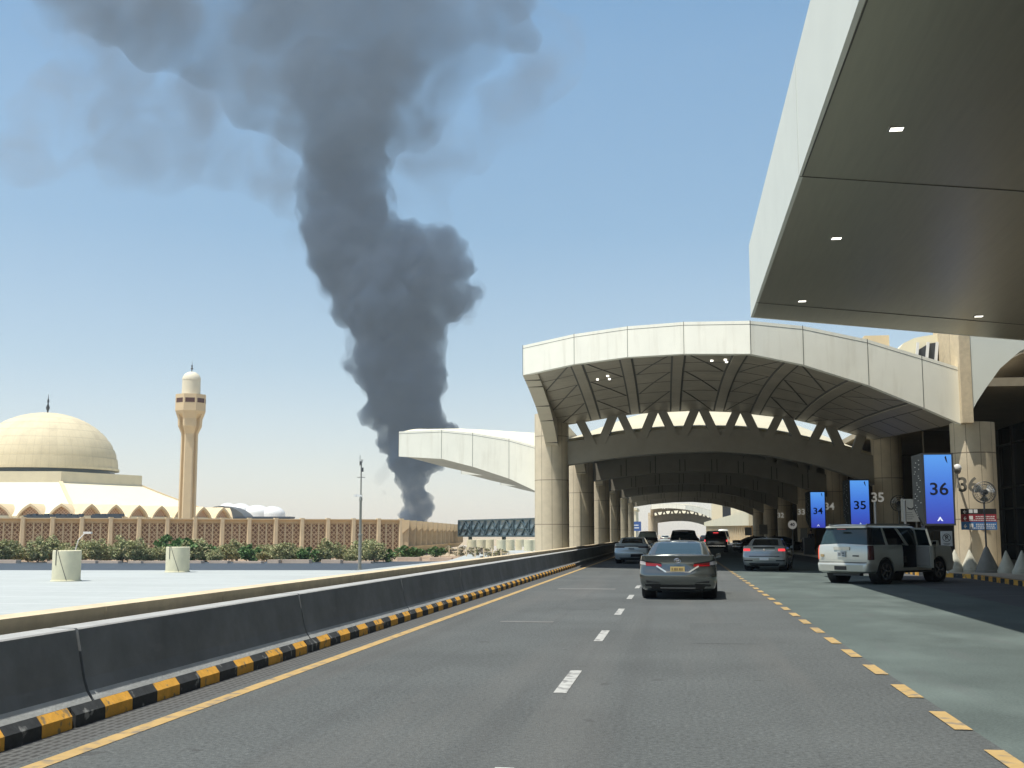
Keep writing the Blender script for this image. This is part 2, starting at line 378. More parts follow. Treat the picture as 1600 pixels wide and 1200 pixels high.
for i, y in enumerate(ROWS):
    pillar('round_pillar', LX, y, LR_, -1.2, 8.75 if i == 0 else 8.2, wl_[i])
    pillar('round_pillar', 12.15, y, .85, .1, 7.6, wr_[i])
pillar('round_pillar', 11.83, 49.5, .85, .1, 5.98, 'sunlit round stone pillar carrying the number 36 and the direction signs')
NEAR = [(-7.0, 54.5, 10.35, 8.95), (-4.44, 52.74, 10.54, 9.17), (-1.97, 51.05, 10.54, 9.19), (0.44, 49.39, 10.38, 9.03), (3.06, 47.59, 10.04, 8.7), (5.14, 47.87, 9.83, 8.26), (7.68, 48.19, 9.28, 7.43), (9.8, 48.46, 8.61, 6.53), (11.25, 48.64, 8.15, 5.87)]
VT = [(-6.4, 8.15), (-5.51, 8.29), (-3.96, 8.54), (-2.62, 8.72), (-1.28, 8.82), (1.18, 8.90), (3.62, 8.77), (5.95, 8.46), (7.16, 8.25), (8.22, 7.99), (9.45, 7.66), (10.71, 7.27), (11.4, 7.0)]
VB = [(-6.4, 7.05), (-4.67, 7.31), (-2.82, 7.55), (-1.0, 7.70), (1.2, 7.76), (3.81, 7.70), (5.55, 7.50), (6.69, 7.28), (7.71, 7.04), (8.94, 6.74), (10.03, 6.45), (11.4, 6.05)]
BM_ = [(-6.4, 5.68), (-3.99, 6.04), (-1.81, 6.25), (-.18, 6.36), (2.44, 6.41), (5.41, 6.16), (8.18, 5.56), (10.12, 4.92), (11.4, 4.32)]
def interp(T, x, k=1):
    if x <= T[0][0]: return T[0][k]
    for a, b in zip(T[:-1], T[1:]):
        if x <= b[0]: t = (x - a[0]) / (b[0] - a[0]); return a[k] + (b[k] - a[k]) * t
    return T[-1][k]
def slab_fascia(name, pts, th, parent, joints=True, mats=None, nsub=5, cap=.13):
    """upright curved panel band: pts (x,y,ztop,zbottom); real thickness th towards +y; thin joints and a top flashing"""
    P = []
    for i in range(len(pts) - 1):
        for k in range(nsub):
            t = k / nsub; P.append([pts[i][c] * (1 - t) + pts[i + 1][c] * t for c in range(4)] + [k == 0])
    P.append(list(pts[-1]) + [True])
    g = MB()
    for a, b in zip(P[:-1], P[1:]):
        dx, dy = b[0] - a[0], b[1] - a[1]; l = math.hypot(dx, dy); nx, ny = -dy / l * th, dx / l * th
        nx = 0; ny = th
        g.mi = 0
        g.hexa([(a[0], a[1], a[3]), (b[0], b[1], b[3]), (b[0] + nx, b[1] + ny, b[3]), (a[0] + nx, a[1] + ny, a[3]),
                (a[0], a[1], a[2]), (b[0], b[1], b[2]), (b[0] + nx, b[1] + ny, b[2]), (a[0] + nx, a[1] + ny, a[2])])
        g.mi = 1
        g.hexa([(a[0], a[1] - .006, a[2] - cap - .02), (b[0], b[1] - .006, b[2] - cap - .02), (b[0], b[1] + .01, b[2] - cap - .02), (a[0], a[1] + .01, a[2] - cap - .02),
                (a[0], a[1] - .006, a[2] - cap - .003), (b[0], b[1] - .006, b[2] - cap - .003), (b[0], b[1] + .01, b[2] - cap - .003), (a[0], a[1] + .01, a[2] - cap - .003)])
    if joints:
        for p in P:
            if p[4]: g.mi = 1; g.box(p[0] - .011, p[0] + .011, p[1] - .008, p[1] + .01, p[3], p[2] + .02)
    return g.build(name, mats or [panel, joint], parent)
def canopy(dy, first, label, group=None, ysc=1.0):
    """one road canopy bay: fascia (first only), soffit with ribs, roof, side fascia, arch beam and V truss at its far end"""
    e = empty('road_canopy', (2.5, 71 + dy, 0), label, 'canopy', group)
    T = Matrix.Translation((-2.5, -71, 0))
    root_off = Vector((-2.5, -71, 0))
    def B(g, name, m, **kw):
        g.v = [(v[0] - 2.5, v[1] - 71, v[2]) for v in g.v]; return g.build(name, m, e, **kw)
    N = 32
    near = []; far = []; ntop = []
    for j in range(N + 1):
        u = j / N
        if first:
            x = -6.8 + u * 18.0; yv = interp([(p[0], p[1]) for p in NEAR], x) + .35; z = interp([(p[0], p[3]) for p in NEAR], x) + .05
            zt = interp([(p[0], p[2]) for p in NEAR], x) - .05
            xf = -7.2 + u * 18.6; zf = interp(VT, xf)
            ztf = zf + 1.0
        else:
            x = -6.4 + u * 17.8; yv = 49.5; z = interp(VB, x) - .1; zt = z + .35
            xf = x; zf = interp(VT, xf) + 1.7 * math.sin(math.pi * min(1, max(0, u))) ** .7; ztf = zf + .75
        near.append((x, yv, z, zt)); far.append((xf, 70.9, zf, ztf))
    M = 12; rows = []; trows = []
    for i in range(M + 1):
        t = i / M; row = []; tr = []
        for j in range(N + 1):
            a, b = near[j], far[j]; s = .35 * math.sin(math.pi * t) * math.sin(math.pi * j / N)
            row.append((a[0] + (b[0] - a[0]) * t, a[1] + (b[1] - a[1]) * t, a[2] + (b[2] - a[2]) * t + s))
            tr.append((a[0] + (b[0] - a[0]) * t, a[1] + (b[1] - a[1]) * t, a[3] + (b[3] - a[3]) * t + s + (.25 * math.sin(math.pi * t))))
        rows.append(row); trows.append(tr)
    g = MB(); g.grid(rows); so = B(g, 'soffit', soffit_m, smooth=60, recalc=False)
    g = MB(); g.grid(trows); g.add([rows[i][0] for i in range(M + 1)] + [trows[i][0] for i in range(M + 1)], [(i, i + 1, M + 2 + i, M + 1 + i) for i in range(M)])
    g.add([rows[i][-1] for i in range(M + 1)] + [trows[i][-1] for i in range(M + 1)], [(i, i + 1, M + 2 + i, M + 1 + i) for i in range(M)])
    if not first: g.add([rows[0][j] for j in range(N + 1)] + [trows[0][j] for j in range(N + 1)], [(j, j + 1, N + 2 + j, N + 1 + j) for j in range(N)])
    B(g, 'roof', mat('canopy_roof_dim', (.56, .52, .38), .8, var=.06, vs=.4), smooth=60)  # dimmer than the wing roofs: roof shading put into the colour
    # ribs: a raised strip between two dark gaps, plus cross seams
    def srf(u, t, dz):
        fj = u * N; j = min(N - 1, int(fj)); fu = fj - j; fi = t * M; i = min(M - 1, int(fi)); ft = fi - i
        p = [sum(wt * rows[i + a][j + b][c] for wt, a, b in (((1 - ft) * (1 - fu), 0, 0), ((1 - ft) * fu, 0, 1), (ft * (1 - fu), 1, 0), (ft * fu, 1, 1))) for c in range(3)]
        return (p[0], p[1], p[2] - dz)
    us = [.135, .262, .39, .527, .64, .78, .91]
    for u in us:
        g = MB(); K = 20
        for wd0, wd1, dz, mi in ((-.0125, .0125, .05, 0), (-.0175, -.0125, .02, 1), (.0125, .0175, .02, 1)):
            g.mi = mi; top = [srf(u + wd0, k / K, 0) for k in range(K + 1)], [srf(u + wd1, k / K, 0) for k in range(K + 1)]
            lo = [srf(u + wd0, k / K, dz) for k in range(K + 1)], [srf(u + wd1, k / K, dz) for k in range(K + 1)]
            for k in range(K):
                g.hexa([lo[0][k], lo[1][k], lo[1][k + 1], lo[0][k + 1], top[0][k], top[1][k], top[1][k + 1], top[0][k + 1]])
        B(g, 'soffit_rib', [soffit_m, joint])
    g = MB()
    for t in (.16, .33, .5, .67, .84):
        for j in range(N): 
            a = srf(j / N, t, .012); b = srf((j + 1) / N, t, .012)
            g.hexa([(a[0], a[1] - .035, a[2]), (b[0], b[1] - .035, b[2]), (b[0], b[1] + .035, b[2]), (a[0], a[1] + .035, a[2]), (a[0], a[1] - .035, a[2] + .011), (b[0], b[1] - .035, b[2] + .011), (b[0], b[1] + .035, b[2] + .011), (a[0], a[1] + .035, a[2] + .011)])
    ub = [0.0] + us
    for q in range(len(us)):
        for t0, t1 in ((0, .33), (.33, .67), (.67, 1)):
            for (ua, uc) in ((ub[q] + .02, ub[q + 1] - .02),):
                for k in range(6):
                    a = srf(ua + (uc - ua) * k / 6, t0 + (t1 - t0) * k / 6 if q % 2 else t1 - (t1 - t0) * k / 6, .012); b = srf(ua + (uc - ua) * (k + 1) / 6, t0 + (t1 - t0) * (k + 1) / 6 if q % 2 else t1 - (t1 - t0) * (k + 1) / 6, .012)
                    g.bar(a, b, .06, .02)
    B(g, 'soffit_seams', joint)
    # side fascia: thick edge panel sweeping down to the left pillar
    if first: S = [(-7.02, 54.6, 8.95), (-7.06, 55.8, 8.86), (-7.1, 57.25, 8.72), (-7.25, 61.74, 8.25), (-7.4, 65.13, 7.80), (-7.6, 69.54, 6.92), (-7.65, 70.6, 6.6)]
    else: S = [(-7.3, 50.2, 7.1), (-7.35, 55, 7.6), (-7.4, 60.9, 7.5), (-7.45, 65.2, 7.1), (-7.6, 69.54, 6.3), (-7.65, 70.6, 6.0)]
    S2 = []
    for a, b in zip(S[:-1], S[1:]):
        for k in range(5): S2.append([a[c] + (b[c] - a[c]) * k / 5 for c in range(3)])
    S2.append(list(S[-1])); g = MB()
    for k, (a, b) in enumerate(zip(S2[:-1], S2[1:])):
        za = (10.33 - (a[1] - 54.5) * .07) if first else max(8.3, a[2] + .6); zb = (10.33 - (b[1] - 54.5) * .07) if first else max(8.3, b[2] + .6)
        g.mi = 0
        g.hexa([(a[0], a[1], a[2]), (a[0] + .72, a[1], a[2] + .04), (b[0] + .72, b[1], b[2] + .04), (b[0], b[1], b[2]), (a[0], a[1], za), (a[0] + .72, a[1], za), (b[0] + .72, b[1], zb), (b[0], b[1], zb)])
        if k % 5 == 0 and k: g.mi = 1; g.box(a[0] - .01, a[0] + .73, a[1] - .02, a[1] + .02, a[2] - .012, a[2] + .05)
    B(g, 'side_fascia', [mat('tan_panel', (.5, .44, .33), .6, var=.04, vs=1), joint])
    if first:
        f = slab_fascia('fascia', [(p[0] - 2.5, p[1] - 71, p[2], p[3]) for p in NEAR], .45, e)
    # arch beam and V struts
    def band(lo, hi, y0, y1, name, m, n=40):
        g = MB(); xs = [-6.45 + 17.9 * k / n for k in range(n + 1)]
        for a, b in zip(xs[:-1], xs[1:]):
            g.hexa([(a, y0, lo(a)), (b, y0, lo(b)), (b, y1, lo(b)), (a, y1, lo(a)), (a, y0, hi(a)), (b, y0, hi(b)), (b, y1, hi(b)), (a, y1, hi(a))])
        return B(g, name, m, merge=False)
    ex = (lambda x: 0) if first else (lambda x: 1.7 * math.sin(math.pi * min(1, max(0, (x + 6.4) / 17.8))) ** .7)
    band(lambda x: interp(BM_, x), lambda x: interp(VB, x), 70.7, 71.9, 'arch_beam', conc_dk)
    band(lambda x: interp(VT, x) + ex(x), lambda x: interp(VT, x) + .45 + ex(x), 70.85, 71.5, 'truss_chord', conc_dk)
    if not first:      # solid web added behind the struts to shut out daylight; jointed beam face
        band(lambda x: interp(VB, x), lambda x: interp(VT, x) + ex(x), 71.35, 71.48, 'daylight_stop', conc_dk)
        g = MB()
        for u in us:
            xx = -6.4 + u * 17.8
            for q in (-.2, .2): g.hexa([(xx + q - .03, 70.68, interp(BM_, xx) + .02), (xx + q + .03, 70.68, interp(BM_, xx) + .02), (xx + q + .03, 70.71, interp(BM_, xx) + .02), (xx + q - .03, 70.71, interp(BM_, xx) + .02), (xx + q - .03, 70.68, interp(VB, xx) - .05), (xx + q + .03, 70.68, interp(VB, xx) - .05), (xx + q + .03, 70.71, interp(VB, xx) - .05), (xx + q - .03, 70.71, interp(VB, xx) - .05)])
        B(g, 'beam_joints', joint)
    bots = [-4.64 + 2.44 * i for i in range(7)]; tops = [-5.86 + 2.44 * i for i in range(8)]
    tops[-1] = 11.0
    for i, xb in enumerate(bots):
        for xt in (tops[i], tops[i + 1]):
            sg = 1 if xt > xb else -1
            g = MB(); x0, x1 = xb + sg * .27, xt - sg * .22
            z0, z1 = interp(VB, x0) - .42, interp(VT, x1) + ex(x1) + .08; hw = .27
            g.hexa([(x0 - hw, 70.64, z0), (x0 + hw, 70.64, z0), (x0 + hw, 71.3, z0), (x0 - hw, 71.3, z0), (x1 - hw, 70.64, z1), (x1 + hw, 70.64, z1), (x1 + hw, 71.3, z1), (x1 - hw, 71.3, z1)])
            B(g, 'truss_strut', conc_dk)
    # small downlights
    for (u, t) in ([(.175, .3), (.205, .27), (.207, .33), (.47, .12), (.50, .10), (.505, .14)] if first else [(.45, .25), (.47, .25), (.62, .3), (.30, .4)]):
        p = srf(u, t, .03); g = MB(); g.box(p[0] - .055, p[0] + .055, p[1] - .09, p[1] + .09, p[2] - .02, p[2] + .05); B(g, 'downlight', lamp_on if first else mat('dim_downlight', (1, .97, .85), .4, emit=.12))
    return e
c1 = canopy(0, True, 'foremost vaulted road canopy with wide cream fascia, ribbed soffit and V truss')
c2 = canopy(22, False, 'second vaulted canopy bay seen directly under the first arch')
lab = ['third vaulted canopy bay deeper in the tunnel', 'fourth vaulted canopy bay deeper in the tunnel', 'fifth vaulted canopy bay deep in the tunnel', 'last vaulted canopy bay framing the bright far opening']
for i, L in enumerate(lab): dup(c2, loc=(2.5, 71 + 22 * (i + 2), 0), label=L)
# the next canopy group down the road
FY = 372
dup(c1, loc=(2.2, FY, 0), label='distant sunlit arched canopy with lattice truss seen through the tunnel')
for i in range(3): dup(c2, loc=(2.2, FY + 22 * (i + 1), 0), label=['dark bay behind the distant arched canopy', 'middle dark bay beyond the distant arched canopy', 'farthest small arch at the end of the road'][i])
for k, y in enumerate((FY, FY + 22, FY + 44, FY + 66)):
    pillar('round_pillar', LX - .3, y, 1.0, -1.2, 8.2, ['far sunlit pillar left of the distant arch', 'second far pillar left of the road beyond the tunnel', 'third far pillar left of the road beyond the tunnel', 'farthest pillar on the left of the road'][k])
    pillar('round_pillar', 11.9, y, .9, .1, 7.6, ['far sunlit pillar right of the distant arch', 'second far pillar right of the road beyond the tunnel', 'third far pillar right of the road beyond the tunnel', 'farthest pillar on the right of the road'][k])
pillar('round_pillar', 11.5, FY - 22.5, 1.2, .1, 10, 'cream square-looking far pillar in front of the distant arch right end')
# wing canopies on the left of the pillars
WT = [(-17.2, 72.6, 7.97, 6.41), (-14.4, 72.3, 8.02, 6.22), (-12.4, 72.1, 7.79, 5.70), (-10.1, 71.9, 7.38, 4.94), (-8.3, 71.6, 6.85, 4.1)]
def wing(dy, label):
    e = empty('wing_canopy', (-12, 72 + dy, 0), label, 'canopy')
    pts = [(p[0] + 12, p[1] - 72, p[2], p[3]) for p in WT]
    slab_fascia('fascia', pts, .4, e)
    n = 16; near = []; far = []
    for j in range(n + 1):
        x = -5.2 + 8.9 * j / n; q = [(p[0], p[1], p[2], p[3]) for p in pts]
        yv = interp(q, x, 1) + .2; zt = interp(q, x, 2) - .04; zb = interp(q, x, 3) + .1
        near.append((x, yv, zt, zb)); q = j / n; far.append((-3.9 + 7.4 * q, 8 + 11 * q ** .8, 8.4 + .8 * q, 6.2 - 1.5 * q))
    for nm, ia, m in (('roof', 2, roofc), ('soffit', 3, soffit_m)):
        g = MB(); rows = []
        for i in range(9):
            t = i / 8; rows.append([(a[0] + (b[0] - a[0]) * t, a[1] + (b[1] - a[1]) * t, a[ia] + (b[ia] - a[ia]) * t + (.3 * math.sin(math.pi * t) if ia == 2 else 0)) for a, b in zip(near, far)])
        g.grid(rows)
        if ia == 2:
            top = rows
        else:
            g.add([r[0] for r in rows] + [r[0] for r in top], [(i, i + 1, 10 + i, 9 + i) for i in range(8)])
            g.add(list(rows[-1]) + list(top[-1]), [(i, i + 1, n + 2 + i, n + 1 + i) for i in range(n)])
        g.build(nm, m, e, smooth=60)
    return e
w1 = wing(0, 'nearest cream wing canopy projecting left over the white roof')
for i, L in enumerate(['second cream wing canopy just visible below the nearest one', 'third cream wing canopy, a small sliver beside the big pillar', 'fourth cream wing canopy hidden deep behind the others']):
    if i < 2: dup(w1, loc=(-12, 72 + 22 * (i + 1), 0), label=L)
# ---------------- big flat canopy overhead at the right
e = empty('overhead_canopy', (9, 30, 0), 'huge flat canopy overhead at upper right with brushed dark soffit and pale side fascia', 'canopy')
EX, EY = 2.85, 43.74
ZS = lambda x: 9.5 - .113 * (x - EX)          # the soffit falls gently towards the building
def slopebox(g, x0, x1, y0, y1, d0, d1):
    P = []
    for d in (d0, d1):
        for x, y in ((x0, y0), (x1, y0), (x1, y1), (x0, y1)): P.append((x - 9, y - 30, ZS(x) + d))
    return g.hexa(P)
g = MB(); slopebox(g, EX, 30, -44, EY, 0, .12); g.build('soffit', brushed, e)
g = MB(); g.box(EX - 9 - .004, EX - 9 + .10, -44, EY - 30, 9.49, 12.2); g.mi = 1
for y in (26.3, 9, -8): g.box(EX - 9 - .010, EX - 9, y - 30 - .012, y - 30 + .012, 9.5, 12.2)
g.build('side_fascia', [mat('greyed_panel', (.72, .74, .66), .5, var=.03, vs=.7), mat('faint_joint', (.5, .51, .46), .7)], e)  # side fascia: grazing light put into a greyer copy of the cream panel
g = MB(); P = [(x - 9, y - 30, z) for (x, y, z) in ((EX, EY, 9.49), (30, EY, ZS(30)), (30, EY + .1, ZS(30)), (EX, EY + .1, 9.49), (EX, EY, 12.2), (30, EY, 12.2), (30, EY + .1, 12.2), (EX, EY + .1, 12.2))]; g.hexa(P); g.build('end_fascia', panel, e)
g = MB(); g.box(EX - 9 + .02, 21, -44, EY - 30, 11.9, 12.15); g.build('roof', roofc, e)
g = MB()
for y0 in (26.32, 41.0, 8.0): slopebox(g, EX + .02, 30, y0 - .017, y0 + .017, -.012, .002)
g.bar((11.0 - 9, 38.5 - 30, ZS(11.0) - .004), (16 - 9, 33.5 - 30, ZS(16) - .004), .03, .01)
g.bar((3.12 - 9, -44, ZS(3.12) - .004), (2.92 - 9, 26.3 - 30, ZS(2.92) - .004), .03, .01)
g.build('soffit_joints', joint, e)
for x, y in ((4.35, 22.9), (4.33, 31.5), (4.32, 40.1), (10.0, 40.2), (4.35, 14.4), (10.0, 31.5)):
    z = ZS(x); g = MB(); g.box(x - 9 - .12, x - 9 + .12, y - 30 - .10, y - 30 + .10, z - .016, z + .02); dl = g.build('downlight', lamp_on, e)
    g = MB(); g.box(x - 9 - .15, x - 9 + .15, y - 30 - .13, y - 30 + .13, z - .012, z + .02); g.build('lamp_frame', steel, dl)
# ---------------- arch springing right of pillar 36 and roofs above
e = empty('side_arch', (12, 48.3, 0), 'pale grey arch springing from the numbered pillar 36 to the right', 'arch')
cur = [(11.42, 5.90), (11.55, 6.3), (11.78, 6.72), (12.16, 7.28), (12.72, 8.03), (13.5, 8.70), (14.6, 9.2), (16.5, 9.45), (19, 9.2), (20.5, 8.5), (21.5, 7.2)]
g = MB(); prev = None
cs = []
for a, b in zip(cur[:-1], cur[1:]):
    for k in range(4): cs.append((a[0] + (b[0] - a[0]) * k / 4, a[1] + (b[1] - a[1]) * k / 4))
cs.append(cur[-1])
for a, b in zip(cs[:-1], cs[1:]):
    d = 1.35
    g.hexa([(a[0] - 12, .0, a[1]), (b[0] - 12, .0, b[1]), (b[0] - 12 + .15, d, b[1]), (a[0] - 12 + .15, d, a[1]), (a[0] - 12, .0, 10.2), (b[0] - 12, .0, 10.2), (b[0] - 12 + .15, d, 10.2), (a[0] - 12 + .15, d, 10.2)])
g.build('arch_face', mat('greyed_arch_panel', (.72, .74, .66), .5, var=.03, vs=.7), e)  # greyer copy of the cream panel, shade put into the colour
g = MB(); g.box(11.2 - 12, 11.62 - 12, -.03, 1.5, 5.9, 10.4); g.build('pier', cream_stone, e)
e = empty('roof_shell', (12, 62, 9), 'cream curved roof shell with white lattice above the canopy at right', 'roof')
g = MB(); g.prism_y([(-1.15, 1.3), (-.78, 1.74), (-.32, 2.26), (.2, 2.5), (.57, 2.58), (1.3, 2.68), (1.84, 2.7), (1.84, .2), (-1.15, .2)], 0, 5); g.build('shell', roofc, e)
g = MB(); g.prism_y([(.05, 1.3), (.4, 1.9), (.9, 2.2), (1.75, 2.3), (1.75, .3), (.05, .3)], -.06, -.01); g.build('opening', dsteel, e)
for x in (.35, .85, 1.3, 1.7): 
    g = MB(); g.bar((x - .22, -.15, .4), (x, -.15, 2.25), .13); g.build('lattice_strut', whitep, e)
g = MB(); g.box(13.35, 14.8, 59.5, 63, 8.8, 12.6); tag(g.build('roof_tower', cream_stone), 'beige block tower rising behind the right end of the canopy fascia', 'tower')
g = MB(); g.box(9.9, 11.15, 63, 65, 9.6, 11.85); tag(g.build('plant_box', tan_lt), 'small beige rooftop box showing above the canopy fascia', 'rooftop box')
# ---------------- terminal facade behind the right pillars
def facade(dy, n, label, x=17.0):
    e = empty('terminal_facade', (x, 40 + dy, 0), label, 'building')
    L = n * 3.0
    g = MB(); g.box(.15, 4, 0, L, .1, 9); g.build('curtain_wall', dglass, e)
    g = MB()
    for k in range(n + 1): g.box(0, .15, k * 3 - .05, k * 3 + .05, .15, 9)
    for z in (1.0, 3.0, 4.2, 6.6): g.box(.05, .149, 0, L, z - .04, z + .04)
    g.build('mullions', mat('mullion_metal', (.12, .12, .11), .4, metal=.6), e)
    g = MB(); g.box(-4.2, 4, 0, L, 9.0, 9.3) if dy > 0 else None
    if dy > 0: g.build('ceiling', soffit_m, e)
    return e
facade(-100, 36, 'unseen dark terminal front beside and behind the camera, added to deepen the shade', 19.5)  # unseen front, put in to darken the shade on the right
facade(11, 44, 'dark glazed terminal front running behind the right pillars', 18.5)
# wall block closing the right side under the vaults
e = empty('glazed_screen', (18.4, 51, 0), 'dark glass wall with thin bright mullions at the far right edge', 'glass wall')
g = MB(); g.box(-3.6, 7, 0, .2, .15, 8.8); g.build('glass_pane', dglass, e)
g = MB()
for x in (-3.4, -2.6, -1.9, -1.2, -.4, .4, 1.4): g.box(x - .03, x + .03, -.12, -.001, 3.1 if x < 0 else .15, 8.8)
for z in (3.05, 4.4, 1.6): g.box(-3.6, 7, -.10, -.002, z - .03, z + .03)
g.build('mullions', steel, e)
# right shells between the pillars and the facade
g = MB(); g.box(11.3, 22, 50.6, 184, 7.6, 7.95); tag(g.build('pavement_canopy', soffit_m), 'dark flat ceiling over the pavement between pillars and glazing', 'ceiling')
# dark cross walls seen between right pillars
for i, y in enumerate([72.2, 94.2, 116.2, 138.2, 160.2, 182.2]):
    g = MB(); g.box(14.5, 18.4, y, y + .4, .15, 7.6); o = g.build('cross_wall', mat('bronze_wall', (.10, .085, .065), .6, var=.15, vs=1)); tag(o, 'dark bronze cross wall of the terminal behind the row of numbered pillars', 'wall', 'dark cross walls along the terminal')
# ================================================================ mosque and what surrounds it
def dep(x, y, d):                      # a point at camera-depth d
    return Vector((0, 0, 1.55)) + (FW * F + RT * (x - 800) - UP * (y - 600)) * (d / F)
def flat(x, d):                        # ground position (x,y) at camera-depth d and column x near the horizon
    p = dep(x, 835, d); return p.x, p.y
# ---- screen wall in front of the mosque
lattice = mat('lattice_screen', (.64, .49, .31), .85, var=.08, vs=2)
X = obj_xyz(lattice)
k1 = 5.2
s1 = fnode(lattice, 'ABSOLUTE', fnode(lattice, 'SINE', fnode(lattice, 'MULTIPLY', fnode(lattice, 'ADD', X[0], X[2]), k1)))
s2 = fnode(lattice, 'ABSOLUTE', fnode(lattice, 'SINE', fnode(lattice, 'MULTIPLY', fnode(lattice, 'SUBTRACT', X[0], X[2]), k1)))
s3 = fnode(lattice, 'ABSOLUTE', fnode(lattice, 'SINE', fnode(lattice, 'MULTIPLY', X[0], 5.2)))
s4 = fnode(lattice, 'ABSOLUTE', fnode(lattice, 'SINE', fnode(lattice, 'MULTIPLY', X[2], 3.9)))
mn = fnode(lattice, 'MINIMUM', fnode(lattice, 'MINIMUM', s1, s2), fnode(lattice, 'MAXIMUM', s3, s4))
mixcol(lattice, fnode(lattice, 'GREATER_THAN', mn, .42), (.24, .14, .085))  # dark of the recessed lattice openings painted into the colour
A = Vector(flat(-60, 147.5)); Bc = Vector(flat(630, 165.0)); d = (Bc - A); WL = d.length; ang = math.atan2(d.y, d.x)
ZT_, ZBs = 3.5, -1.6
e = empty('screen_wall', (Bc.x, Bc.y, 0), 'long tan wall of patterned lattice panels and ribs in front of the mosque', 'wall', rz=ang)
NB = 16; bw = WL / NB
g = MB(); g.box(-WL, 0, .35, .8, ZBs, ZT_); g.box(-WL, 0, -.02, .35, ZT_ - .5, ZT_); g.box(-WL, 0, -.02, .35, ZBs, -.95); g.build('wall', tan, e)
g = MB(); g.box(-WL, 0, -.45, .9, ZT_, ZT_ + .14); g.box(-WL - .1, 0, -.35, .35, -1.15, -.95); g.build('cornice', tan_lt, e)
for i in range(NB + 1):
    x = -i * bw
    if i == 0: x = -.35
    g = MB(); g.prism([(x - .32, .3), (x - .32, -.25), (x - .2, -.5), (x + .2, -.5), (x + .32, -.25), (x + .32, .3)], -1.6, ZT_ + .25); g.build('rib', tan_lt, e, smooth=30)
    if i < NB:
        for j in range(3):
            xc = -i * bw - bw * (.5 + (j - 1) * .285) - (.2 if i == 0 else 0); hw = bw * .118
            g = MB(); g.box(xc - hw, xc + hw, .16, .30, -.9, ZT_ - .55); g.build('lattice_panel', lattice, e)
            g = MB(); g.box(xc + hw, xc + hw + bw * .05, -.05, .34, -.95, ZT_ - .5); g.box(xc - hw - bw * .0, xc - hw + .02, -.05, .34, -.95, ZT_ - .5); g.build('panel_mullion', tan_lt, e)
# the side of it: a projecting upper storey with vertical ribs, receding beside the road direction
D2 = Vector(flat(718, 252.0)); dd = D2 - Bc; L2 = dd.length; a2 = math.atan2(dd.y, dd.x)
e = empty('ribbed_building', (Bc.x, Bc.y, 0), 'brown ribbed upper storey over a recessed base, right of the lattice wall', 'building', rz=a2)
g = MB(); g.box(.0, L2, .1, 8, -.1, ZT_ + .05); g.build('wall', mat('shaded_concrete', (.48, .33, .19), .85, var=.06, vs=1.5), e)  # browner than the front wall: shade of this side put into the colour
nr = 12
for i in range(nr + 1):
    g = MB(); x = L2 * i / nr; g.prism([(x - .45, .12), (x - .28, -.75), (x + .28, -.75), (x + .45, .12)], -.1, ZT_ - .1)
    g.hexa([(x - .6, -.9, ZT_ - 1.0), (x + .1, -.9, ZT_ - 1.0), (x + .1, .1, ZT_ - 1.9), (x - .6, .1, ZT_ - 1.9), (x - .6, -.95, ZT_ + .05), (x + .1, -.95, ZT_ + .05), (x + .1, .1, ZT_ + .05), (x - .6, .1, ZT_ + .05)])
    g.build('rib', tan, e)
g = MB(); g.hexa([(0, .3, -1.0), (L2, .3, -1.0), (L2, 8, -1.0), (0, 8, -1.0), (0, -.7, -.12), (L2, -.7, -.12), (L2, 8, -.12), (0, 8, -.12)]); g.build('soffit_band', tan_lt, e)
g = MB(); g.box(1, L2 - 1, 1.5, 8, -1.6, -1.0)
for i in range(9): g.box(2 + i * L2 / 9, 2.6 + i * L2 / 9, 1.3, 1.5, -1.6, -1.0)
g.build('base', mat('base_glass', (.12, .08, .06), .4), e)
# ---- the mosque
d0 = 300.0
mc = flat(65, d0)
M_ = empty('mosque', (mc[0], mc[1], 0), 'cream mosque with big stone dome on a sloping hexagonal roof with arched eaves', 'mosque', rz=PS)
Rl, Rt, zl, zt = 48.0, 24.6, 5.6, 13.9
hexp = lambda r, k: (r * math.cos(math.pi / 3 * k), r * math.sin(math.pi / 3 * k))
g = MB()
for k in range(6):
    prev = None
    for t0, t1 in ((0, .25), (.25, .5), (.5, .75), (.75, 1)):
        def pt(t, kk):
            r = Rl + (Rt - Rl) * t; z = zl + (zt - zl) * (t * .86 + .14 * t * t); x, y = hexp(r, kk); return (x, y, z)
        g.quad(pt(t0, k), pt(t0, k + 1), pt(t1, k + 1), pt(t1, k))
    a, b = hexp(Rl, k), hexp(Rl, k + 1); g.quad((*a, -1.6), (*b, -1.6), (*b, zl), (*a, zl))
g.build('roof', roofc, M_)
for k in range(6):       # hip ridges
    g = MB()
    p = [(*hexp(Rl - i * (Rl - Rt) / 6, k), 0) for i in range(7)]
    for i in range(6):
        f_ = lambda t: zl + (zt - zl) * (t * .86 + .14 * t * t) + .12
        g.bar((p[i][0], p[i][1], f_(i / 6)), (p[i + 1][0], p[i + 1][1], f_((i + 1) / 6)), .8, .3)
    g.build('hip_ridge', tan_lt, M_)
g = MB(); o_ = [hexp(Rt + .3, k) for k in range(6)]; g.prism(o_, zt - .3, 16.4)
g.build('upper_wall', mat('upper_wall_stone', (.66, .60, .44), .85, var=.05, vs=.4), M_)
g = MB(); g.lathe([(17.0, 16.2), (17.0, 18.0)], 64); g.build('drum_window', mat('drum_glass', (.05, .07, .08), .25), M_, smooth=60)
dome_m = mat('dome_panels', (.68, .60, .41), .8, var=.04, vs=.6)
X = obj_xyz(dome_m)
an = fnode(dome_m, 'FRACT', fnode(dome_m, 'MULTIPLY', fnode(dome_m, 'ARCTAN2', X[1], X[0]), 30 / math.pi))
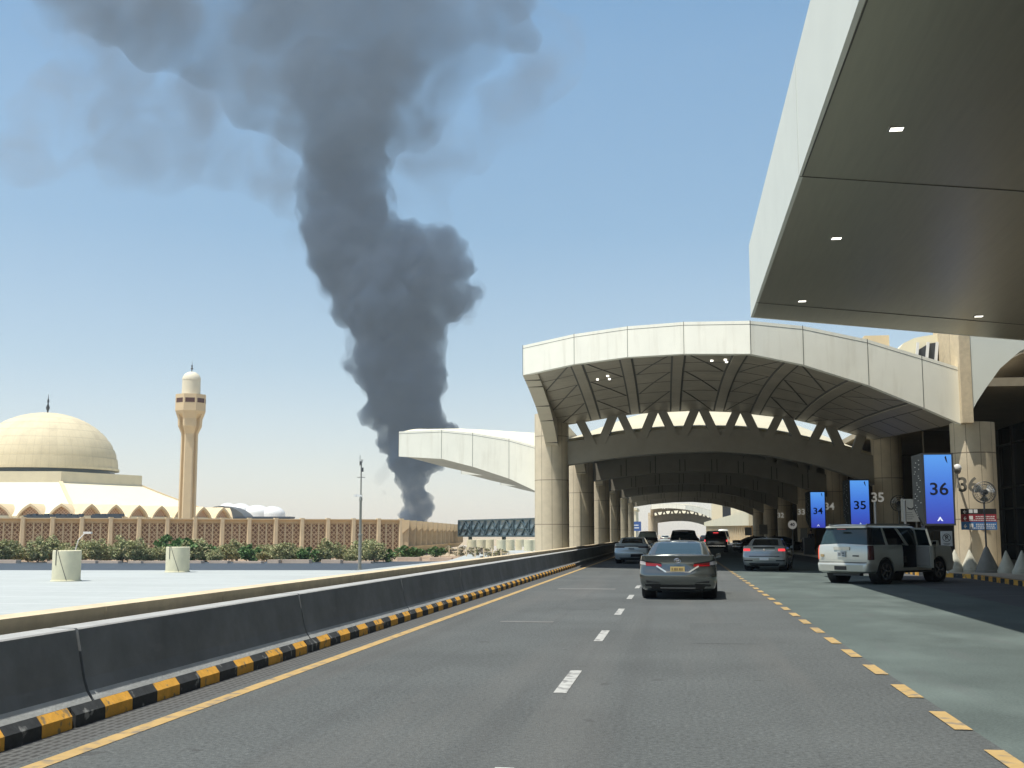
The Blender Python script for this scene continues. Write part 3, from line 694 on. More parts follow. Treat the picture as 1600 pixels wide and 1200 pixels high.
mixcol(dome_m, fnode(dome_m, 'MULTIPLY', fnode(dome_m, 'LESS_THAN', an, .06), .3), (.4, .34, .22))
for zc in [18.2 + 14.3 * math.sin(math.pi / 2 * i / 9) for i in range(1, 9)]:
    dz = fnode(dome_m, 'ABSOLUTE', fnode(dome_m, 'SUBTRACT', X[2], zc)); mixcol(dome_m, fnode(dome_m, 'MULTIPLY', fnode(dome_m, 'LESS_THAN', dz, .14), .28), (.36, .31, .21))
wear(dome_m, .35, .5, .72, (.45, .39, .27), .45, (1, 1, .35))
prof = [(18.1, 17.6), (18.1, 18.2)]; nst = 9
for i in range(nst):
    t0 = math.pi / 2 * i / nst; t1 = math.pi / 2 * (i + 1) / nst
    for t in (t0, t0 + (t1 - t0) * .5, t1):
        prof.append((max(.01, 17.8 * math.cos(t) ** 1.0 - .16 * (t - t0) / (t1 - t0) * 0), 18.2 + 14.3 * math.sin(t)))
    if i < nst - 1: prof.append((prof[-1][0] - .22, prof[-1][1] + .04))
pr2 = [prof[0], prof[1]]
for p in prof[2:]:
    if p[0] <= pr2[-1][0] + .001: pr2.append(p)
g = MB(); g.lathe(pr2, 72); g.build('dome', dome_m, M_, smooth=25)
g = MB(); g.lathe([(.2, 32.3), (.22, 33.0), (.5, 33.8), (.22, 34.6), (.15, 35.0), (.28, 35.5), (.10, 36.2), (.04, 37.2), (0.001, 37.4)], 12); g.build('finial', dsteel, M_, smooth=40)
# arched eaves
mq_lat = mat('eave_lattice', (.62, .44, .30), .85); X = obj_xyz(mq_lat)
s1 = fnode(mq_lat, 'ABSOLUTE', fnode(mq_lat, 'SINE', fnode(mq_lat, 'MULTIPLY', fnode(mq_lat, 'ADD', X[0], X[2]), 4.2)))
s2 = fnode(mq_lat, 'ABSOLUTE', fnode(mq_lat, 'SINE', fnode(mq_lat, 'MULTIPLY', fnode(mq_lat, 'SUBTRACT', X[0], X[2]), 4.2)))
mixcol(mq_lat, fnode(mq_lat, 'MULTIPLY', fnode(mq_lat, 'GREATER_THAN', fnode(mq_lat, 'MINIMUM', s1, s2), .45), .8), (.3, .17, .1))  # dark gaps of the eave screen painted on, not cut through
def ogee(w, h, n=10, z0=0):
    L = []
    for i in range(n + 1):
        t = i / n; x = -w + w * t; z = z0 + h * (.88 * math.sin(t * math.pi / 2) ** .62 + .12 * t ** 4); L.append((x, z))
    return L + [(-p[0], p[1]) for p in L[-2::-1]]
def arch_unit(parent, loc, rz, w=3.25):
    a = bpy.data.objects.new('eave_arch', None)
    out = ogee(w, 4.0, z0=4.3); inn = ogee(w - .4, 3.4, z0=4.3)
    g = MB(); n = len(out)
    for i in range(n - 1):
        g.hexa([(inn[i][0], -.5, inn[i][1]), (inn[i + 1][0], -.5, inn[i + 1][1]), (inn[i + 1][0], 2.0, inn[i + 1][1]), (inn[i][0], 2.0, inn[i][1]),
                (out[i][0], -.5, out[i][1]), (out[i + 1][0], -.5, out[i + 1][1]), (out[i + 1][0], 11, out[i + 1][1]), (out[i][0], 11, out[i][1])])
    g.box(-w, -w + .4, -.5, 1, -1.6, 4.3); g.box(w - .4, w, -.5, 1, -1.6, 4.3)
    o = g.build('eave_arch', tan_lt, parent, loc=loc, smooth=30); o.rotation_euler = (0, 0, rz)
    g = MB(); g.prism_y([(p[0], p[1]) for p in inn] , .45, .9); g.box(-w + .4, w - .4, .45, .9, -1.6, 4.3)
    s = g.build('arch_screen', mq_lat, o)
    return o
first = None
for k in (4, 5, 0):
    a, b = Vector(hexp(Rl, k)), Vector(hexp(Rl, k + 1)); d = (b - a)
    for i in range(7):
        p = a + d * ((i + .5) / 7)
        rz = math.atan2(d.y, d.x)
        if first is None: first = arch_unit(M_, (p.x, p.y, 0), rz)
        else: dup(first, loc=(p.x, p.y, 0), rz=rz, parent=M_)
# dark strip building parts before the eaves
g = MB(); p = dep(38, 806, 235); q = dep(127, 806, 235); 
for (xa, xb) in ((37, 127), (142, 188)):
    g = MB(); a_ = flat(xa, 232); b_ = flat(xb, 232); g.bar((a_[0], a_[1], 4.5), (b_[0], b_[1], 4.5), 1.0, 1.5)
    nn = 10
    for i in range(nn): 
        t = (i + .5) / nn; g.bar((a_[0] + (b_[0] - a_[0]) * t, a_[1] + (b_[1] - a_[1]) * t, 5.3), (a_[0] + (b_[0] - a_[0]) * t + .8, a_[1] + (b_[1] - a_[1]) * t, 5.3), .7, .35 + .2 * (i % 2))
    tag(g.build('dark_screen', mat('dark_slate', (.05, .07, .09), .7)), 'long dark slate screen behind the lattice wall below the arched eaves' if xa < 100 else 'shorter dark slate screen right of the long one, below the arched eaves', 'screen')
# ---- minaret
mp = flat(291, 262)
e = empty('minaret', (mp[0], mp[1], 0), 'tall tan minaret with flared gallery and small pale dome', 'minaret', rz=R(20))
def star(r, notch):
    P = []
    for k in range(8):
        a = math.pi / 4 * k + math.pi / 8
        b = math.pi / 4 * (k + 1) + math.pi / 8
        p = Vector((r * math.cos(a), r * math.sin(a))); q = Vector((r * math.cos(b), r * math.sin(b)))
        P.append(p)
        if k % 2 == 0:
            m = (p + q) / 2; n = m.normalized() * notch
            P += [p.lerp(q, .25), p.lerp(q, .32) - n, p.lerp(q, .68) - n, p.lerp(q, .75)]
    return P
def loft(g, secs):
    n = len(secs[0][0]); vs = [(p.x * 1.0, p.y * 1.0, z) for P, z in secs for p in P]; fs = []
    for i in range(len(secs) - 1):
        for k in range(n): fs.append((i * n + k, i * n + (k + 1) % n, (i + 1) * n + (k + 1) % n, (i + 1) * n + k))
    fs.append(tuple((len(secs) - 1) * n + k for k in range(n))); g.add(vs, fs)
g = MB(); loft(g, [(star(2.05, .5), -1.6), (star(1.95, .5), 23.8), (star(2.3, .55), 24.6), (star(2.75, .7), 25.5)]); g.build('shaft', minc, e)
g = MB(); loft(g, [(star(2.75, .7), 25.5), (star(2.85, .8), 27.2), (star(3.3, .1), 28.3)]); g.build('corbel', minc, e)
g = MB()
def octo(r): return [Vector((r * math.cos(math.pi / 4 * k + math.pi / 8), r * math.sin(math.pi / 4 * k + math.pi / 8))) for k in range(8)]
loft(g, [(octo(3.2), 28.2), (octo(3.5), 28.9), (octo(3.5), 32.6)]); g.build('gallery', minc, e)
g = MB(); gp = octo(3.5)
for k in range(8):
    a, b = gp[k], gp[(k + 1) % 8]; m0 = a.lerp(b, .12); m1 = a.lerp(b, .88); n = ((a + b) / 2).normalized() * .03
    g.hexa([(*(m0 + n), 30.7), (*(m1 + n), 30.7), (*(m1 - n), 30.7), (*(m0 - n), 30.7), (*(m0 + n), 31.7), (*(m1 + n), 31.7), (*(m1 - n), 31.7), (*(m0 - n), 31.7)])
g.build('gallery_window', mat('brown_opening', (.1, .05, .04), .6), e)
g = MB(); g.lathe([(2.05, 32.5), (2.0, 36.0)] + [(2.05 * math.cos(t), 36.0 + 1.9 * math.sin(t)) for t in [math.pi / 2 * i / 8 for i in range(9)]][:-1] + [(.01, 37.9)], 32); g.build('dome', mat('pale_dome', (.70, .66, .52), .75), e, smooth=40)
g = MB(); g.lathe([(.08, 37.7), (.1, 38.3), (.3, 38.6), (.1, 38.9), (.2, 39.2), (.05, 39.5), (.001, 40.6)], 10); g.build('finial', dsteel, e, smooth=40)
# ---- pale tent roofs and dark building beyond
def tents():
    c = flat(392, 420); e = empty('tent_pavilion', (c[0], c[1], 0), 'white fabric domes peeking over the wall right of the minaret', 'tent', rz=PS)
    for i, (x, r, h) in enumerate(((-8.5, 3.5, 13.2), (-4, 4.3, 13.0), (2, 5, 12.4), (7.5, 4.5, 12.0))):
        g = MB(); g.lathe([(r, 5), (r, h - 3.5)] + [(r * math.cos(t), h - 3.5 + 3 * math.sin(t)) for t in [math.pi / 2 * k / 6 for k in range(1, 6)]] + [(.01, h - .5)], 20, c=(x, 0)); g.build('tent_dome', whitep, e, smooth=40)
tents()
c = flat(417, 330); g = MB(); g.box(-12, 6.5, 0, 6, -1.6, 6.1); g.box(-9, 6.6, -.3, 6.3, 6.1, 6.5); o = tag(g.build('low_building', mat('slate_blue', (.07, .09, .12), .6), loc=(c[0], c[1], 0)), 'low dark slate roofed building behind the wall right of the minaret', 'building'); o.rotation_euler = (0, 0, PS)
c = flat(345, 330); g = MB(); g.prism_y([(9 * math.cos(t), 9.5 * math.sin(t)) for t in [math.pi * k / 14 for k in range(15)]], 0, 12); o = tag(g.build('vault_roof', mat('slate_grey', (.13, .14, .14), .7), loc=(c[0], c[1], 0)), 'dark arched roof showing behind the mosque eave just right of the minaret', 'roof'); o.rotation_euler = (0, 0, PS)
# ---- lattice glass bridge building, planters
a_ = at(716, 835, 235); b_ = at(845, 835, 205)
dd = b_ - a_; e = empty('glass_link', (a_.x, a_.y, 0), 'blue green glazed truss bridge between the ribbed building and the big pillar', 'bridge', rz=math.atan2(dd.y, dd.x)); L = dd.length + 8
g = MB(); g.box(0, L, .2, 4, 1.4, 4.15); g.build('glazing', mat('sky_reflection_glass', (.22, .30, .33), .2, spec=.8), e)  # pale tone stands in for sky reflected in the glass
g = MB(); st = mat('teal_steel', (.09, .14, .16), .5, metal=.3)
g.box(0, L, -.1, 4.2, 4.15, 4.42); g.box(0, L, -.1, 4.2, 1.1, 1.4); g.box(0, L, 0, .15, 2.5, 2.62)
n = 14
for i in range(n):
    x = L * i / n; x2 = L * (i + 1) / n; g.bar((x, .05, 1.4), (x2, .05, 4.15), .22); g.bar((x2, .05, 1.4), (x, .05, 4.15), .22) if i % 2 else g.bar((x, .05, 1.4), (x, .05, 4.15), .25)
g.build('truss', st, e)
for x in (3.0, L * .42, L * .85): g = MB(); g.box(x - .25, x + .25, 1, 1.6, -1.6, 1.1); g.build('post', st, e)
tree_l = []
def leafy(name, rx, ry, rz_, n, m, leaf=.16, seed=0, twigs=True, shape=1.0):
    """crown of leaf-sized faces clumped round random centres inside an uneven ellipsoid"""
    rnd = random.Random(seed); g = MB(); cl = []
    for _ in range(max(6, n // 70)):
        while 1:
            p = Vector((rnd.uniform(-1, 1), rnd.uniform(-1, 1), rnd.uniform(-1, 1)))
            if .3 < p.length < 1: break
        cl.append((p, rnd.uniform(.2, .42)))
    for i in range(n):
        c, r = cl[rnd.randrange(len(cl))]
        q = Vector((rnd.gauss(0, 1), rnd.gauss(0, 1), rnd.gauss(0, 1))).normalized() * r * rnd.uniform(.35, 1)
        p = c * .78 + q; p = Vector((p.x * rx, p.y * ry, (p.z * .5 + .5) * rz_ * 1.0))
        if p.z < .05: p.z = rnd.uniform(.05, .4)
        u = Vector((rnd.gauss(0, 1), rnd.gauss(0, 1), rnd.gauss(0, .7))).normalized(); v = u.cross(Vector((rnd.gauss(0, 1), rnd.gauss(0, 1), rnd.gauss(0, 1)))).normalized()
        s = leaf * rnd.uniform(.6, 1.3); g.mi = rnd.randrange(len(m)) if isinstance(m, list) else 0
        g.quad(p - u * s * 1.3, p + v * s * .6, p + u * s * 1.3, p - v * s * .6)
    return g
gr1 = [mat('olive_leaf', (.25, .27, .11), .8), mat('dry_leaf', (.42, .38, .20), .85), mat('sage_leaf', (.32, .35, .17), .8)]
gr2 = [mat('deep_leaf', (.06, .13, .035), .7), mat('mid_leaf', (.10, .20, .055), .7), mat('fresh_leaf', (.15, .26, .08), .7)]
barkm = mat('bark', (.16, .11, .07), .9)
def shrub_proto(name, rx, rz_, n, m, seed, leaf, stems=4):
    e = bpy.data.objects.new(name, None); COL.objects.link(e)
    leafy(name, rx, rx * .7, rz_, n, m, leaf, seed).build('foliage', m, e, recalc=False)
    g = MB(); rnd = random.Random(seed)
    for i in range(stems): a = rnd.uniform(0, 6.3); g.tube([(rnd.uniform(-.2, .2), rnd.uniform(-.1, .1), -.1), (math.cos(a) * rx * .4, math.sin(a) * rx * .3, rz_ * .6)], [.05, .02], 5)
    g.build('stem', barkm, e); return e
pa = [shrub_proto('shrub', 2.1, 2.4, 3000, gr1, 11, .11), shrub_proto('shrub', 2.5, 2.2, 3000, gr1, 12, .11), shrub_proto('shrub', 1.8, 2.7, 2600, gr1, 13, .11)]
pb = [shrub_proto('bush', 1.7, 2.3, 1500, gr2, 21, .15)]
rnd = random.Random(3); x = -25; i = 0; used = set(); nbush = nol = big = 0
GRP = 'olive shrubs growing along the foot of the lattice wall'
while x < 618:
    isb = False
    base = pa[rnd.randrange(3)]
    if abs(x - 275) < 12 or abs(x - 600) < 12 or abs(x - 395) < 11 or abs(x - 318) < 10 or abs(x - 490) < 10: base = pb[0]; isb = True
    dpt = rnd.uniform(130, 139); X_, Y_ = flat(x, dpt)
    if base.name in used: o = dup(base)
    else: o = base; used.add(base.name)
    sc = rnd.uniform(.75, 1.25) * (1.25 if abs(x - 275) < 12 else 1)
    if abs(x-275) >= 12 and x > 320: sc *= .92
    o.location = (X_, Y_, -1.6); o.rotation_euler = (0, 0, rnd.uniform(0, 6)); o.scale = (sc * .95, sc * .95, sc)
    o['category'] = 'bush' if isb else 'shrub'
    if isb:
        o['label'] = ORD[nbush] + ' dark green rounded bush from the left among the olive shrubs'; o['group'] = 'dark green bushes in the shrub row'; nbush += 1
        if abs(x - 275) < 12: o['label'] = ['large dark green bush right above the second concrete vent', 'dark green bush touching the large one above the second vent'][big]; big = 1; del o['group']
        elif abs(x - 600) < 12: o['label'] = 'dark green bush at the right end of the shrub row, right of the camera pole'; del o['group']
    else: o['label'] = ORD[nol] + ' dry olive green shrub from the left in the row along the lattice wall'; o['group'] = GRP; nol += 1
    x += rnd.uniform(14, 21); i += 1
for (x, dpt, s, L) in ((636, 150, 1.0, 'round green bush at the foot of the lattice wall corner'), (683, 165, .85, 'small green bush before the recessed base of the ribbed building'), (650, 158, .8, 'green bush tucked behind the round one near the wall corner')):
    o = dup(pb[0]); X_, Y_ = flat(x, dpt); o.location = (X_, Y_, -1.6); o.scale = (s * 1.1, s * 1.1, s * .85); o['label'] = L; o['category'] = 'bush'
    if 'group' in o: del o['group']
# low stone planters and rubble
sm = mat('planter_stone', (.55, .45, .36), .85, var=.12, vs=1); 
for i, xx in enumerate([12, 90, 135, 170, 215, 248, 305, 345, 390, 430, 465, 520, 560, 640, 690]):
    X_, Y_ = flat(xx, 127 if xx < 600 else 142); g = MB(); ww = rnd.uniform(.8, 1.8); g.prism([(-ww, 0), (-ww + .2, -.5), (ww - .2, -.5), (ww, 0), (ww - .2, .5), (-ww + .2, .5)], 0, rnd.uniform(.3, .5))
    tag(g.build('planter', sm, loc=(X_, Y_, -1.62)), ORD[i] + ' low pinkish stone planter from the left at the foot of the shrub row', 'planter', 'stone planters along the shrubs')
# planting bed soil
g = MB(); a_, b_, c_, d__ = flat(-200, 122), flat(735, 139), flat(735, 175), flat(-200, 150); g.quad((*a_, -1.585), (*b_, -1.585), (*c_, -1.585), (*d__, -1.585)); struct(g.build('planting_bed', mat('bed_soil', (.33, .24, .16), .95, var=.25, vs=.8)))
# concrete vents on the white roof
def vent(x, y, r, z0, h, label, rod=True, group=None):
    e = empty('concrete_vent', (x, y, z0), label, 'vent', group)
    g = MB(); g.lathe([(r + .06, 0), (r + .06, .05), (r, .07), (r, h - .03), (r - .04, h), (r - .16, h), (r - .16, h - .4)], 40); g.build('drum', creamc, e, smooth=40)
    if rod:
        a = -1.9; g = MB(); g.bar((r * math.cos(a) * 1.02, r * math.sin(a) * 1.02, h + .03), (r * math.cos(a) * 1.02, r * math.sin(a) * 1.02, h * .52), .03)
        g.bar((r * .9 * math.cos(a), r * .9 * math.sin(a), h + .02), (r * 1.1 * math.cos(a), r * 1.1 * math.sin(a), h + .02), .03); g.build('bracket', dsteel, e)
        pts = []
        for k in range(9): t = k / 8; aa = a + .1 + t * .75; pts.append((r * 1.012 * math.cos(aa), r * 1.012 * math.sin(aa), h * (1 - t) + .05))
        g = MB(); g.tube(pts, .016, 5); g.build('rod_shadow', dsteel, e)  # dark tube laid over the drum as the cast shadow of the rod
    return e
vent(-32.68, 60.82, .74, -.95, 1.65, 'nearer cream concrete vent drum at left, on the white roof')
vent(-33.06, 76.2, .78, -.95, 1.68, 'farther cream concrete vent drum below the dark bush, on the white roof')
vl = None
for i, xx in enumerate((737, 752, 765, 783, 797, 812, 826, 834)):
    p = at(xx, 835, 178 + (i % 3) * 9)
    if vl is None: vl = vent(p.x, p.y, .72, -1.0, 1.75, 'first cream drum from the left in the row under the glazed bridge', False, 'cream drums under the glazed bridge')
    else: dup(vl, loc=(p.x, p.y, -1.0), label=ORD[i] + ' cream drum from the left in the row under the glazed bridge')
g = MB(); a_ = at(722, 835, 214); b_ = at(850, 835, 186); g.bar((a_.x, a_.y, -.9), (b_.x + 3, b_.y, -.9), 1.0, .9); tag(g.build('white_ledge', whitep), 'white ledge wall behind the row of cream drums', 'wall')
# flowering hedge with posts
for i in range(9):
    p = at(706 + i * 10.5, 835, 150 - i * 4.2)
    m_ = [mat('pale_flower', (.55, .47, .42), .8), mat('dry_twig', (.24, .2, .13), .9), gr1[0]]
    g = leafy('hedge', 1.1, .8, 1.5, 500, m_, .09, 40 + i)
    o = g.build('hedge_plant', m_, loc=(p.x, p.y, -1.2), recalc=False); tag(o, ORD[i] + ' twiggy pale flowering plant from the left beyond the parapet', 'plant', 'flowering hedge beyond the parapet')
for i in range(7):
    p = at(702 + i * 13.5, 835, 146 - i * 5.5); g = MB(); g.box(-.06, .06, -.06, .06, 0, 1.3); g.bar((0, 0, 1.0), (1.4, -.7, 1.0), .05); tag(g.build('fence_post', tan_lt, loc=(p.x, p.y, -1.2)), ORD[i] + ' short tan post from the left in the flowering hedge', 'post', 'short posts in the hedge')
# camera pole on the roof
e = empty('camera_pole', (-22.53, 83.51, -.95), 'slim grey pole with cameras and antennas on the white roof', 'pole')
g = MB(); g.lathe([(.2, 0), (.2, .03), (.12, .05), (.12, 2.4), (.16, 2.42), (.16, 2.52), (.09, 2.55), (.09, 4.9), (.13, 4.95), (.055, 5.4), (.05, 7.6), (.02, 7.9)], 16); g.build('pole', mat('galvanised', (.26, .27, .25), .6, metal=.4), e, smooth=40)
g = MB(); g.bar((-.35, 0, 5.3), (.1, 0, 5.25), .16, .14); g.box(-.5, -.3, -.12, .08, 5.2, 5.36); g.build('camera', whitep, e)
g = MB(); g.bar((-.3, 0, 6.6), (.3, 0, 6.6), .04); g.bar((0, 0, 7.5), (.12, 0, 7.9), .03); g.box(.02, .16, -.06, .06, 7.0, 7.3); g.box(-.12, 0, -.06, .06, 7.5, 7.75); g.bar((-.1, 0, 7.4), (-.1, 0, 8.2), .03); g.build('antenna', dsteel, e)
e = empty('roof_lamp', (*flat(117, 100), -1), 'small curved white lamp behind the nearer vent', 'lamp')
g = MB(); g.tube([(0, 0, 0), (.1, 0, 1.2), (.35, 0, 2.1), (.9, 0, 2.65)], .05, 6); g.build('stem', whitep, e); g = MB(); g.box(.8, 1.5, -.12, .12, 2.6, 2.78); g.build('lamp_head', whitep, e)
# ================================================================ smoke
def smoke_mat(name, dens, col, nz=None, thr=(.35, .65), st=1.0, ramp=False):
    m = bpy.data.materials.new(name); m.use_nodes = True; n = m.node_tree.nodes; l = m.node_tree.links
    n.remove(n['Principled BSDF']); v = n.new('ShaderNodeVolumePrincipled'); v.inputs['Color'].default_value = (*col, 1); v.inputs['Density'].default_value = dens
    v.inputs['Anisotropy'].default_value = .0
    l.new(v.outputs[0], n['Material Output'].inputs['Volume'])
    if nz:
        tc = n.new('ShaderNodeTexCoord'); t = n.new('ShaderNodeTexNoise'); t.inputs['Scale'].default_value = nz; t.inputs['Detail'].default_value = 4; t.inputs['Roughness'].default_value = .62; t.inputs['Distortion'].default_value = .6
        l.new(tc.outputs['Object'], t.inputs['Vector']); r = n.new('ShaderNodeMapRange'); r.interpolation_type = 'SMOOTHSTEP'
        r.inputs[1].default_value = thr[0]; r.inputs[2].default_value = thr[1]; r.inputs[3].default_value = 0; r.inputs[4].default_value = dens
        l.new(t.outputs[0], r.inputs[0]); l.new(r.outputs[0], v.inputs['Density'])
    if ramp:          # the smoke thins as it rises
        tc = n.new('ShaderNodeTexCoord'); sx = n.new('ShaderNodeSeparateXYZ'); l.new(tc.outputs['Object'], sx.inputs[0])
        fc = n.new('ShaderNodeFloatCurve'); cu = fc.mapping.curves[0]; 
        for i_, (zz, dd_) in enumerate(((0, .9), (100, .85), (200, .55), (330, .42), (430, .28), (500, .14), (560, .05), (700, 0))):
            if i_ == 0: cu.points[0].location = (0, dd_)
            elif i_ == 7: cu.points[-1].location = (1, 0)
            else: cu.points.new(zz / 700, dd_)
        fc.mapping.update()
        dv = n.new('ShaderNodeMath'); dv.operation = 'DIVIDE'; l.new(sx.outputs[2], dv.inputs[0]); dv.inputs[1].default_value = 700; l.new(dv.outputs[0], fc.inputs['Value'])
        t = n.new('ShaderNodeTexNoise'); t.inputs['Scale'].default_value = .02; t.inputs['Detail'].default_value = 4; l.new(tc.outputs['Object'], t.inputs['Vector'])
        mr = n.new('ShaderNodeMapRange'); mr.inputs[1].default_value = .35; mr.inputs[2].default_value = .65; mr.inputs[3].default_value = .08; mr.inputs[4].default_value = .16; l.new(t.outputs[0], mr.inputs[0])
        mu = n.new('ShaderNodeMath'); mu.operation = 'MULTIPLY'; l.new(fc.outputs[0], mu.inputs[0]); l.new(mr.outputs[0], mu.inputs[1]); l.new(mu.outputs[0], v.inputs['Density'])
    m.cycles.volume_step_rate = st
    return m
SD = 1500.0
def smoke_blob(name, blobs, parent, m, vox, disp, seed=0, dy=0, sq=1.0):
    g = MB(); rnd = random.Random(seed)
    for (x, y, r) in blobs:
        c = at(x, y, SD); k = SD / F; rr = r * k * (1.16 if name == 'smoke_base' else 1); yo = rnd.uniform(-.3, .3) * rr + dy
        n = 10; vs = []; fs = []
        for i in range(n + 1):
            a, b = math.sin(math.pi * i / n), -math.cos(math.pi * i / n)
            for q in range(16): t = 2 * math.pi * q / 16; vs.append((c.x + rr * a * math.cos(t), SD + yo + rr * sq * a * math.sin(t), c.z + rr * b))
        for i in range(n):
            for q in range(16): fs.append((i * 16 + q, i * 16 + (q + 1) % 16, (i + 1) * 16 + (q + 1) % 16, (i + 1) * 16 + q))
        g.add(vs, fs)
    o = g.build(name, m, None, merge=True)
    md = o.modifiers.new('r', 'REMESH'); md.mode = 'VOXEL'; md.voxel_size = vox
    for i, (sz, am) in enumerate(disp):
        tx = bpy.data.textures.new(name + str(i), 'VORONOI' if am < 0 else 'CLOUDS'); tx.noise_scale = sz
        if am > 0: tx.noise_depth = 3
        md = o.modifiers.new('d%d' % i, 'DISPLACE'); md.texture = tx; md.texture_coords = 'GLOBAL'; md.strength = am; md.mid_level = .5
    md = o.modifiers.new('r2', 'REMESH'); md.mode = 'VOXEL'; md.voxel_size = vox
    bpy.context.view_layer.update(); dg = bpy.context.evaluated_depsgraph_get()
    me = bpy.data.meshes.new_from_object(o.evaluated_get(dg)); o.modifiers.clear(); o.data = me
    bm = bmesh.new(); bm.from_mesh(me); seen = set(); isl = []
    for v in bm.verts:
        if v in seen: continue
        st = [v]; seen.add(v); cur = []
        while st:
            a = st.pop(); cur.append(a)
            for ed in a.link_edges:
                b = ed.other_vert(a)
                if b not in seen: seen.add(b); st.append(b)
        isl.append(cur)
    tot = len(bm.verts); bad = [v for c in isl if len(c) < .02 * tot for v in c]
    bmesh.ops.delete(bm, geom=bad, context='VERTS'); bm.to_mesh(me); bm.free()
    o.parent = parent; me.transform(Matrix.Translation(-Vector(parent.location)))
    return o
sp = at(650, 812, SD)
S_ = empty('smoke_plume', (sp.x, SD, -2), 'tall column of dark grey smoke rising from the horizon and spreading across the sky', 'smoke')
dk = (.10, .155, .24)
base = [(648, 818, 22), (650, 806, 20), (634, 800, 7), (659, 794, 16), (664, 782, 12), (651, 776, 17), (668, 790, 9), (646, 764, 18), (640, 748, 21), (646, 734, 28), (640, 718, 31), (622, 728, 14), (616, 716, 10), (655, 702, 38), (676, 735, 7), (684, 722, 9), (640, 690, 38), (690, 688, 17), (612, 690, 22), (700, 676, 14), (605, 678, 14), (598, 664, 12)]
smoke_blob('smoke_base', base, S_, smoke_mat('base_smoke', .09, dk, ramp=True), 2.4, [(24, 8), (15, -15), (7, -7), (5, 3)], 4)
core = [(648, 690, 36), (645, 664, 48), (588, 655, 12), (576, 648, 9), (583, 638, 10), (650, 640, 50), (645, 625, 54), (600, 620, 28), (668, 640, 36), (648, 590, 54), (600, 590, 40), (570, 578, 24), (548, 568, 17), (535, 564, 11), (610, 555, 62), (650, 560, 47), (620, 525, 60), (655, 520, 44), (590, 510, 44),
        (615, 485, 70), (655, 480, 50), (570, 470, 48), (700, 470, 34), (725, 462, 26), (742, 455, 17), (600, 440, 74), (665, 430, 62), (710, 425, 34), (560, 420, 62), (690, 395, 34), (683, 376, 16), (708, 393, 22), (730, 420, 18), (620, 400, 58), (540, 380, 64), (590, 365, 46), (515, 345, 50), (560, 330, 52), (510, 300, 47), (560, 300, 48), (525, 265, 54), (565, 255, 42), (530, 225, 52), (570, 200, 50), (520, 180, 50), (560, 150, 60), (600, 110, 60), (500, 120, 60)]
smoke_blob('smoke_column', core, S_, smoke_mat('dense_smoke', .030, dk, ramp=True), 4.2, [(70, 34), (34, -18), (15, -12), (8, 7)], 1)
up = [(560, 235, 50), (520, 230, 62), (530, 180, 86), (480, 150, 95), (590, 130, 108), (660, 120, 86), (715, 120, 56), (745, 105, 48), (640, 50, 110), (540, 70, 120), (430, 60, 96), (740, 40, 80), (340, 50, 72), (790, 30, 50), (600, -40, 140), (420, -40, 130), (760, -40, 90), (270, -10, 100), (240, 50, 60), (160, -10, 70), (180, 30, 45), (90, -10, 45), (400, 150, 60)]
smoke_blob('smoke_cloud', up, S_, smoke_mat('spreading_smoke', .022, (.16, .22, .30), nz=.0085, thr=(.20, .74)), 8, [(150, 100), (50, 40), (30, -12), (16, 14)], 2, sq=.7)
veil = [(110, 20, 70), (170, 60, 70), (60, 150, 90), (20, 220, 80), (150, 190, 85), (240, 210, 80), (320, 240, 70), (400, 230, 72), (420, 160, 80), (320, 130, 90), (430, 290, 55), (450, 350, 45), (480, 420, 36), (490, 470, 30), (640, 260, 60), (660, 320, 45), (660, 220, 50), (700, 190, 60), (780, 130, 70), (835, 70, 60), (100, 60, 70), (200, -20, 120), (50, -40, 90), (725, 480, 30), (750, 480, 18), (520, 500, 25), (180, 110, 80), (250, 130, 80), (840, 20, 70), (850, 90, 45), (380, 190, 80)]
smoke_blob('smoke_veil', veil, S_, smoke_mat('thin_smoke', .0085, (.28, .30, .33), nz=.011, thr=(.36, .70)), 10, [(120, 90), (40, 40)], 3, dy=60, sq=.8)
fr = [(x, y, r * 1.08 + 2) for (x, y, r) in core if y < 600 and r > 15]
smoke_blob('smoke_fringe', fr, S_, smoke_mat('fringe_smoke', .014, (.14, .19, .27), nz=.022, thr=(.38, .62)), 6, [(60, 50), (22, 26), (9, 10)], 8)
wisp = [(598, 740, 12), (592, 750, 10), (604, 728, 9), (600, 770, 6), (730, 500, 10)]
smoke_blob('smoke_wisp', wisp, S_, smoke_mat('wisp_smoke', .012, (.35, .35, .35)), 2.5, [(14, 9)], 5)
# ================================================================ vehicles
NR, NC, NS, NF = 8, 6, 22, 6
def half(hw, yr, yf, rr, rf, br, bf):
    P = []; xc = hw - rr
    for i in range(NR): x = xc * i / NR; P.append((x, yr + br * (x / hw) ** 2))
    yb = yr + br * (xc / hw) ** 2
    for i in range(NC): a = math.pi / 2 * i / NC; P.append((xc + rr * math.sin(a), yb + rr * (1 - math.cos(a))))
    xf = hw - rf; yfb = yf - bf * (xf / hw) ** 2
    y0, y1 = yb + rr, yfb - rf
    for i in range(NS): t = i / NS; P.append((hw, y0 + (y1 - y0) * t))
    for i in range(NC): a = math.pi / 2 * i / NC; P.append((xf + rf * math.cos(a), y1 + rf * math.sin(a)))
    for i in range(NF + 1): x = xf * (1 - i / NF); P.append((x, yf - bf * (x / hw) ** 2))
    return P
HN = NR + NC + NS + NC + NF
IC0, IS0, IF0 = NR, NR + NC, NR + NC + NS
